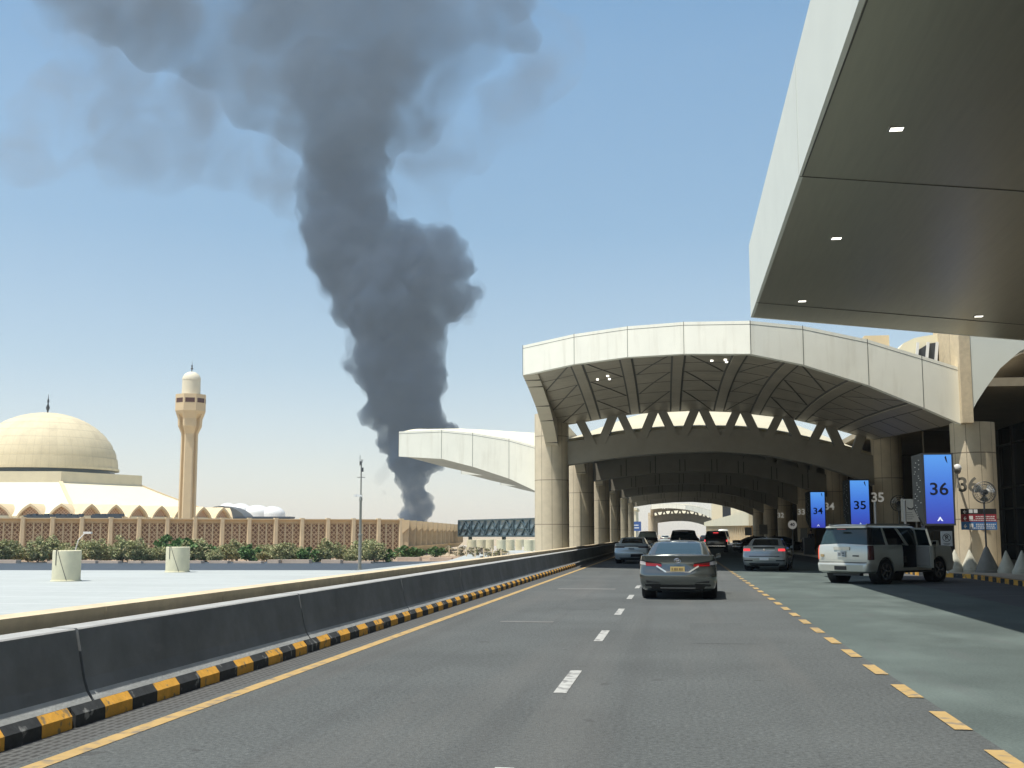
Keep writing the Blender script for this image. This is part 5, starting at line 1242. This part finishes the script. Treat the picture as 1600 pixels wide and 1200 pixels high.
def numeral(s, x, y, z, m, sz, label):
    o = text_mesh('numeral', s, sz, m, None, (x, y, z), (R(90), 0, 0), off=.016, ext=.03); return tag(o, label, 'number sign')
numeral('36', 11.30, 48.32, 3.45, num_d, .78, 'raised grey 36 on the sunlit pillar')
for s, y, x, z in (('35', 69.9, 11.38, 3.62), ('34', 91.9, 11.42, 3.62), ('33', 113.9, 11.58, 3.62), ('32', 135.9, 11.55, 3.65)):
    numeral(s, x, y, z, mat('numeral_glow', (.80, .79, .72), .5, emit=.18), .74, {'35': 'raised pale number on the shaded pillar right of the display 35', '34': 'raised pale number on the pillar between the displays 34 and 35', '33': 'raised pale number just left of the display 34', '32': 'farthest raised pale number, left of the round speed sign'}[s])  # slight glow put in so the numbers read in the shade
e = empty('security_camera', (10.86, 48.0, 4.0), 'white dome security camera bracketed to the pillar above the number 36', 'camera')
g = MB(); g.lathe([(.13, .02), (.15, .06), (.15, .16), (.10, .24), (.001, .27)], 20, c=(0, 0)); g.build('housing', whitep, e, smooth=40)
g = MB(); g.lathe([(.001, -.13), (.07, -.11), (.12, -.04), (.13, .019)], 20); g.build('dome', mat('smoked_dome', (.3, .3, .3), .15), e, smooth=40)
g = MB(); g.bar((0, .12, .1), (.1, .9, .1), .07); g.tube([(0, .05, -.1), (.05, .2, -.5), (.08, .45, -.62)], .03, 6); g.build('bracket', whitep, e)
# direction sign on the pillar
e = empty('direction_sign', (11.62, 48.25, 2.14), 'black, red and blue direction sign on the sunlit pillar behind the fan', 'sign')
for nm, z0, z1, m in (('black_panel', .19, .40, mat('sign_black', (.02, .02, .022), .5)), ('red_panel', -.10, .188, mat('sign_red', (.28, .03, .045), .5)), ('blue_panel', -.41, -.102, mat('sign_blue', (.05, .16, .38), .5))):
    g = MB(); g.box(-.66, .66, -.03, .03, z0, z1); p = g.build(nm, m, e)
    g = MB(); zc = (z0 + z1) / 2; y = -.034; rn = random.Random(len(nm))
    g.prism_y([(-.58, zc - .02), (-.52, zc + .06), (-.49, zc + .06), (-.52, zc), (-.46, zc), (-.46, zc - .04), (-.52, zc - .04), (-.49, zc - .09), (-.53, zc - .09)], y, -.03)
    g.box(-.36, -.22, y, -.03, zc - .06, zc + .08); g.box(-.18, -.04, y, -.03, zc - .06, zc + .08) if z0 > 0 else None
    if z0 < 0:
        for zl_, a0_ in ((zc + .055, .0), (zc - .015, .0), (zc - .09, -.25)):
            x = -.12 + a0_
            while x < .58: wq = rn.uniform(.03, .08); g.box(x, x + wq, y, -.03, zl_ - .016, zl_ + .016); x += wq + .02
    g.build('lettering', whitep, p)
e = empty('no_parking_sign', (9.73, 45.2, .15), 'white no parking sign on a short post beside the white car bonnet', 'sign')
g = MB(); g.box(-.2, .2, -.02, .02, .98, 1.52); bo = g.build('board', whitep, e); g = MB(); g.box(-.03, .03, 0, .04, 0, 1.0); g.build('post', whitep, e)
g = MB(); n = 32; pts = [(.135 * math.cos(2 * math.pi * k / n), -.022, 1.28 + .135 * math.sin(2 * math.pi * k / n)) for k in range(n + 1)]; g.tube(pts, .011, 6); g.bar((-.09, -.024, 1.37), (.09, -.024, 1.19), .02, .01, up=(0, 1, 0)); g.build('ring', dsteel, bo)
text_mesh('letter', 'P', .22, dsteel, bo, (0, -.024, 1.28), (R(90), 0, 0), off=.006, ext=.003)
g = MB(); g.box(-.12, .12, -.024, -.02, 1.06, 1.075); g.box(-.09, .09, -.024, -.02, 1.03, 1.042); g.build('lettering', dsteel, bo)
def board(x, y, z, w_, h_, label, m=None, poster=True):
    e = empty('notice_board', (x, y, .15), label, 'sign'); z -= .15
    g = MB(); g.box(-w_ / 2, w_ / 2, -.02, .02, z - h_ / 2, z + h_ / 2); b = g.build('board', m or mat('grey_board', (.5, .52, .5), .5), e)
    g = MB(); g.box(w_ * .3, w_ * .3 + .05, .021, .07, 0, z); g.build('post', steel, e)
    if poster:
        g = MB(); g.prism_y([(-w_ * .2, z + h_ * .18), (-w_ * .05, z + h_ * .10), (w_ * .1, z + h_ * .08), (w_ * .32, z + h_ * .3), (w_ * .30, z + h_ * .12), (w_ * .1, z + h_ * .02), (-w_ * .1, z + h_ * .03)], -.024, -.02)
        for i in range(4): g.box(-w_ * .3, w_ * (.1 + .05 * (i % 3)), -.024, -.02, z - h_ * (.12 + .09 * i), z - h_ * (.10 + .09 * i))
        g.build('print', dsteel, b)
    return e
board(9.49, 50.5, 2.53, .72, .92, 'pale notice board with a dark graphic, standing left of the 36 display')
board(13.1, 46.2, 3.05, .5, 1.35, 'pale notice board cut by the right edge of the photo', poster=False)
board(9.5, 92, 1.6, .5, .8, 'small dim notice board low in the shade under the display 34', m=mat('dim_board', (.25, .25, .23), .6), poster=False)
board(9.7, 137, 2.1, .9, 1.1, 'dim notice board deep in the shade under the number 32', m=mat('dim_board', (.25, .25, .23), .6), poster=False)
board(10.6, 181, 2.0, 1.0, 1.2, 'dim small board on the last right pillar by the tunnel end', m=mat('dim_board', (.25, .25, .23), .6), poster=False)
e = empty('speed_sign', (8.95, 95, 0), 'round white 40 speed sign in the shade under the numbers 33 and 32', 'sign')
g = MB(); g.lathe([(.34, 0), (.34, .03)], 32); o = g.build('disc', mat('sign_face', (.6, .6, .58), .5), e, loc=(0, 0, 2.3)); o.rotation_euler = (R(90), 0, 0)
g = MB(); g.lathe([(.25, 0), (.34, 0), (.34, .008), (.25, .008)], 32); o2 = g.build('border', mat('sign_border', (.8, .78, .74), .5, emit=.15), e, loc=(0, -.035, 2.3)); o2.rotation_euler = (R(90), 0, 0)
text_mesh('number', '40', .34, dsteel, e, (0, -.04, 2.3), (R(90), 0, 0), off=.01, ext=.004)
g = MB(); g.bar((0, .03, 0), (0, .03, 2.3), .07); g.build('post', steel, e)
# blue sign beyond the tunnel
e = empty('road_sign', (-7.6, 230, 0), 'blue road sign on a post at the left beyond the tunnel end', 'sign'); g = MB(); g.box(-.9, .9, -.05, .05, 2.2, 4.0); bo = g.build('board', mat('road_blue', (.06, .12, .32), .5), e); g = MB(); g.box(-.5, .4, -.056, -.05, 3.2, 3.4); g.box(-.4, .5, -.056, -.05, 2.7, 2.9); g.build('lettering', whitep, bo); g = MB(); g.box(-.08, .08, .05, .15, -1.2, 4.0); g.build('post', steel, e)
# concrete cones
def cone(x, y, h, r, label, group=None):
    g = MB(); g.lathe([(r, 0), (r, .10), (r * .94, .13), (r * .94, .16), (r * .88, .17), (r * .10, h - .04), (r * .05, h - .01), (.001, h)], 28)
    return tag(g.build('concrete_cone', cone_m, loc=(x, y, .15), smooth=35), label, 'cone', group)
cone(10.33, 46.75, .84, .33, 'sunlit pale concrete cone at the left foot of the numbered pillar')
cone(10.85, 46.7, .84, .36, 'second sunlit pale cone, between the first one and the fan base')
cone(11.95, 45.9, .82, .33, 'shaded grey cone just right of the fan base')
cone(12.15, 44.6, .84, .36, 'shaded grey cone nearest the right edge of the photo')
cone(10.3, 60, .8, .33, 'dim concrete cone in the shade behind the white car')
def fan(x, y, label, rz=0, base=True):
    e = empty('pedestal_fan', (x, y, .15), label, 'fan', rz=rz)
    if base: g = MB(); g.lathe([(.44, 0), (.44, .08), (.40, .10), (.40, .14), (.06, .93), (.04, .95), (.001, .95)], 28); g.build('base', mat('fan_base', (.2, .2, .18), .8, var=.08, vs=4), e, smooth=35)
    g = MB(); g.tube([(0, 0, .2), (0, 0, 2.85)], .032, 10); g.box(-.06, .06, -.06, .06, .0, .22) if not base else None; g.build('pole', dsteel, e)
    h = bpy.data.objects.new('fan_head', None); COL.objects.link(h); h.parent = e; h.location = (0, -.1, 2.95)
    g = MB(); g.lathe([(.001, -.1), (.11, -.08), (.12, .1), (.06, .2), (.001, .2)], 20); o = g.build('motor', dsteel, h, smooth=40); o.rotation_euler = (R(-90), 0, 0)
    g = MB()
    for k in range(3):
        a = 2 * math.pi * k / 3 + .5; P = []
        for r_, w0 in ((.08, .12), (.2, .32), (.33, .36), (.36, .2)):
            P.append((r_, w0))
        rows = []
        for r_, w0 in P: rows.append([(r_ * math.cos(a + w0 * s_ * 1.6), .05 * s_ , r_ * math.sin(a + w0 * s_ * 1.6)) for s_ in (-1, -.5, 0, .5, 1)])
        g.grid(rows)
    g.build('blades', mat('polished_blade', (.75, .75, .72), .3, metal=.7), h, recalc=False)
    g = MB(); n = 36
    for r_, yy_ in ((.40, 0), (.40, -.1), (.40, .1), (.30, -.13), (.2, -.15), (.1, -.16), (.3, .13)):
        g.tube([(r_ * math.cos(2 * math.pi * k / n), yy_, r_ * math.sin(2 * math.pi * k / n)) for k in range(n + 1)], .008, 4)
    for k in range(24): a = 2 * math.pi * k / 24; g.tube([(.08 * math.cos(a), -.16, .08 * math.sin(a)), (.3 * math.cos(a), -.13, .3 * math.sin(a)), (.4 * math.cos(a), -.05, .4 * math.sin(a)), (.4 * math.cos(a), .08, .4 * math.sin(a))], .005, 4)
    g.build('cage', dsteel, h)
    return e
fan(11.37, 46.3, 'pedestal fan with dark concrete base in front of the sunlit pillar')
fan(11.1, 62, 'dim pedestal fan in the shade between the displays 35 and 36')
# posts, railing
def lamp_post(x, y, h, label, r=.05):
    g = MB(); g.tube([(0, 0, 0), (0, 0, h)], r, 8); g.lathe([(.14, 0), (.14, .03), (.05, .05)], 12); return tag(g.build('metal_post', steel, loc=(x, y, .15), smooth=40), label, 'post')
lamp_post(9.1, 49.5, 2.75, 'slim metal post rising behind the open door of the white car, right one of two')
lamp_post(7.95, 49.5, 2.7, 'slim metal post rising behind the white car roof, left one of two')
lamp_post(12.9, 46.2, 2.7, 'slim grey post near the right edge of the photo', .04)
e = empty('railing', (9.6, 52.5, .15), 'low grey metal railing between the white car and the 36 display', 'railing')
g = MB()
for z in (1.55, .9, .2): g.bar((-.1, 0, z), (2.2, 0, z), .05)
g.build('rail', dsteel, e); g = MB()
for k in range(17): g.bar((-.05 + k * .14, 0, .2), (-.05 + k * .14, 0, 1.55), .022)
g.build('balusters', dsteel, e); 
for k in (0, 2.15): g = MB(); g.bar((k, 0, 0), (k, 0, 1.75), .06); g.build('post', steel, e)
g = MB(); g.box(-.35, .35, -.3, .3, 0, 1.1); g.box(-.38, .38, -.33, .33, 1.1, 1.16); tag(g.build('litter_bin', dsteel, loc=(9.2, 86, .15)), 'dark litter bin on the shaded pavement behind the silver sedan', 'bin')
# ================================================================ people standing on the shaded pavement
def person(x, y, rz, shirt, trousers, label, walk=.1):
    e = empty('person', (x, y, .15 if x > 9.4 else 0), label, 'person', rz=rz)
    J = {'pel': (0, 0, .95), 'bel': (0, 0, 1.1), 'ch': (0, .01, 1.32), 'nk': (0, 0, 1.48), 'hd0': (0, .01, 1.56), 'hd1': (0, .01, 1.66), 'hd2': (0, 0, 1.74)}
    rad = {'pel': (.15, .10), 'bel': (.13, .09), 'ch': (.165, .105), 'nk': (.055, .055), 'hd0': (.068, .075), 'hd1': (.078, .092), 'hd2': (.05, .06)}
    E = [('pel', 'bel'), ('bel', 'ch'), ('ch', 'nk'), ('nk', 'hd0'), ('hd0', 'hd1'), ('hd1', 'hd2')]
    for s, t in ((1, 'r'), (-1, 'l')):
        J.update({'hip' + t: (s * .09, 0, .88), 'kn' + t: (s * .10, s * walk * .6, .50), 'an' + t: (s * .10, s * walk, .09), 'to' + t: (s * .11, s * walk + .14, .035), 'sh' + t: (s * .18, 0, 1.42), 'el' + t: (s * .25, -.03, 1.14), 'wr' + t: (s * .25, .07, .90), 'ha' + t: (s * .245, .10, .83)})
        rad.update({'hip' + t: (.09, .095), 'kn' + t: (.06, .065), 'an' + t: (.045, .05), 'to' + t: (.035, .025), 'sh' + t: (.06, .06), 'el' + t: (.043, .043), 'wr' + t: (.032, .026), 'ha' + t: (.028, .018)})
        E += [('pel', 'hip' + t), ('hip' + t, 'kn' + t), ('kn' + t, 'an' + t), ('an' + t, 'to' + t), ('ch', 'sh' + t), ('sh' + t, 'el' + t), ('el' + t, 'wr' + t), ('wr' + t, 'ha' + t)]
        for q, (dx, dy, ln) in enumerate(((-.022, .02, .07), (-.008, .03, .08), (.008, .025, .085), (.02, .0, .075), (0, .05, .04))):
            J['f%d%s' % (q, t)] = (s * (.245 + dx * .6), .10 + dy, .83 - ln); rad['f%d%s' % (q, t)] = (.009, .009); E.append(('ha' + t, 'f%d%s' % (q, t)))
    ks = list(J); me = bpy.data.meshes.new('body'); me.from_pydata([J[k] for k in ks], [(ks.index(a), ks.index(b)) for a, b in E], []); o = bpy.data.objects.new('body', me); COL.objects.link(o)
    md = o.modifiers.new('s', 'SKIN'); 
    for i, k in enumerate(ks): me.skin_vertices[0].data[i].radius = rad[k]
    me.skin_vertices[0].data[0].use_root = True
    s2 = o.modifiers.new('u', 'SUBSURF'); s2.levels = 1; s2.render_levels = 1
    bpy.context.view_layer.update(); nm = bpy.data.meshes.new_from_object(o.evaluated_get(bpy.context.evaluated_depsgraph_get())); o.modifiers.clear(); o.data = nm
    skin = mat('skin', (.35, .22, .15), .6)
    nm.materials.clear(); nm.materials.append(skin); nm.materials.append(shirt); nm.materials.append(trousers); nm.materials.append(black)
    for p in nm.polygons:
        p.use_smooth = True; z = p.center.z; x_ = abs(p.center.x)
        if z > 1.47: p.material_index = 0
        elif x_ > .2 and z < 1.0: p.material_index = 0
        elif z > .96 or (x_ > .19): p.material_index = 1
        elif z > .1: p.material_index = 2
        else: p.material_index = 3
    o.parent = e
    g = MB(); g.lathe([(.085, 1.66), (.092, 1.70), (.075, 1.755), (.04, 1.78), (.001, 1.785)], 16); g.build('hair', black, e, smooth=60)
    return e
wsh = mat('white_cloth', (.5, .5, .48), .9); dsh = mat('dark_cloth', (.04, .04, .05), .9); bsh = mat('blue_cloth', (.08, .1, .16), .9)
person(10.2, 99, R(160), bsh, dsh, 'person in dark clothes, left of the pair behind the silver sedan with brake lights')
person(11.0, 101, R(190), wsh, dsh, 'person in a pale top, right of the pair behind the silver sedan with brake lights', .18)
person(9.9, 91, R(20), dsh, dsh, 'person in black standing under the display 34 just left of the white car')
# ================================================================ sunlit buildings beyond the tunnel
e = empty('ramp_building', (11.0, 186, 0), 'cream sunlit terminal wing with ribbed tan base and lattice, right of the tunnel end', 'building')
g = MB()
g.hexa([(0, 0, 2.9), (.6, 0, 2.9), (-3.5, 118, 3.6), (-4.1, 118, 3.6), (0, 0, 5.2), (.6, 0, 5.2), (-3.5, 118, 4.6), (-4.1, 118, 4.6)]); g.build('parapet', roofc, e)
g = MB(); g.hexa([(.5, 1, .1), (8, 1, .1), (6, 118, .1), (-3.4, 118, .1), (.5, 1, 2.95), (8, 1, 2.95), (6, 118, 3.6), (-3.4, 118, 3.6)]); g.build('base_wall', mat('shade_tan', (.40, .28, .15), .85), e)
for k in range(28): t = k / 28; g = MB(); g.box(.12 - 4 * t, .52 - 4 * t, 2 + 114 * t, 3.1 + 114 * t, .1, 3.0 + .6 * t); g.build('rib', tan_lt, e)
g = MB(); g.hexa([(2, 2, 5), (14, 2, 5), (14, 60, 5), (0, 60, 5), (2, 2, 9.4), (14, 2, 11), (14, 60, 12), (0, 60, 10)]); g.build('upper_block', roofc, e)
g = MB()
for k in range(14): g.bar((1.9 - .03 * k, 3 + k * 4, 5.1), (1.9 - .03 * k, 5 + k * 4, 7.2), .35); g.bar((1.9 - .03 * k, 7 + k * 4, 5.1), (1.9 - .03 * k, 5 + k * 4, 7.2), .35)
g.build('lattice', conc_dk, e)
e = empty('portal_building', (12, 300, 0), 'cream sunlit block with a dark opening, right behind the ramp wing at the tunnel end', 'building')
g = MB(); g.box(-3.2, -.6, 0, 4, 0, 13); g.box(-.6, 11, 0, 4, 9, 13); g.box(9, 14, 0, 4, 0, 13); g.build('wall', roofc, e); g = MB(); g.box(-.6, 9, 2, 3.9, 0, 9); g.build('opening', mat('slate_blue', (.07, .09, .12), .6), e)
e = empty('cream_terminal', (-26, 300, 0), 'pale sunlit terminal wall at the left beyond the tunnel end', 'building')
g = MB(); g.box(-8, 16, 0, 20, -1.6, 7.6); g.box(-8.3, 16.3, -.3, 20.3, 7.6, 8.2); g.build('wall', roofc, e); g = MB(); g.box(-7, 15, -.05, .0, 1.0, 3.2); g.build('window_band', mat('pale_glass', (.45, .5, .5), .3), e)
# ================================================================ haze
g = MB(); g.box(-2600, 2600, -120, 2300, -2.6, 960)
hz = bpy.data.materials.new('haze_air'); hz.use_nodes = True; n = hz.node_tree.nodes; n.remove(n['Principled BSDF'])
v = n.new('ShaderNodeVolumePrincipled'); v.inputs['Color'].default_value = (.66, .82, 1, 1); v.inputs['Density'].default_value = HAZE; v.inputs['Anisotropy'].default_value = .2
hz.node_tree.links.new(v.outputs[0], n['Material Output'].inputs['Volume'])
o = g.build('haze', hz); o['kind'] = 'stuff'
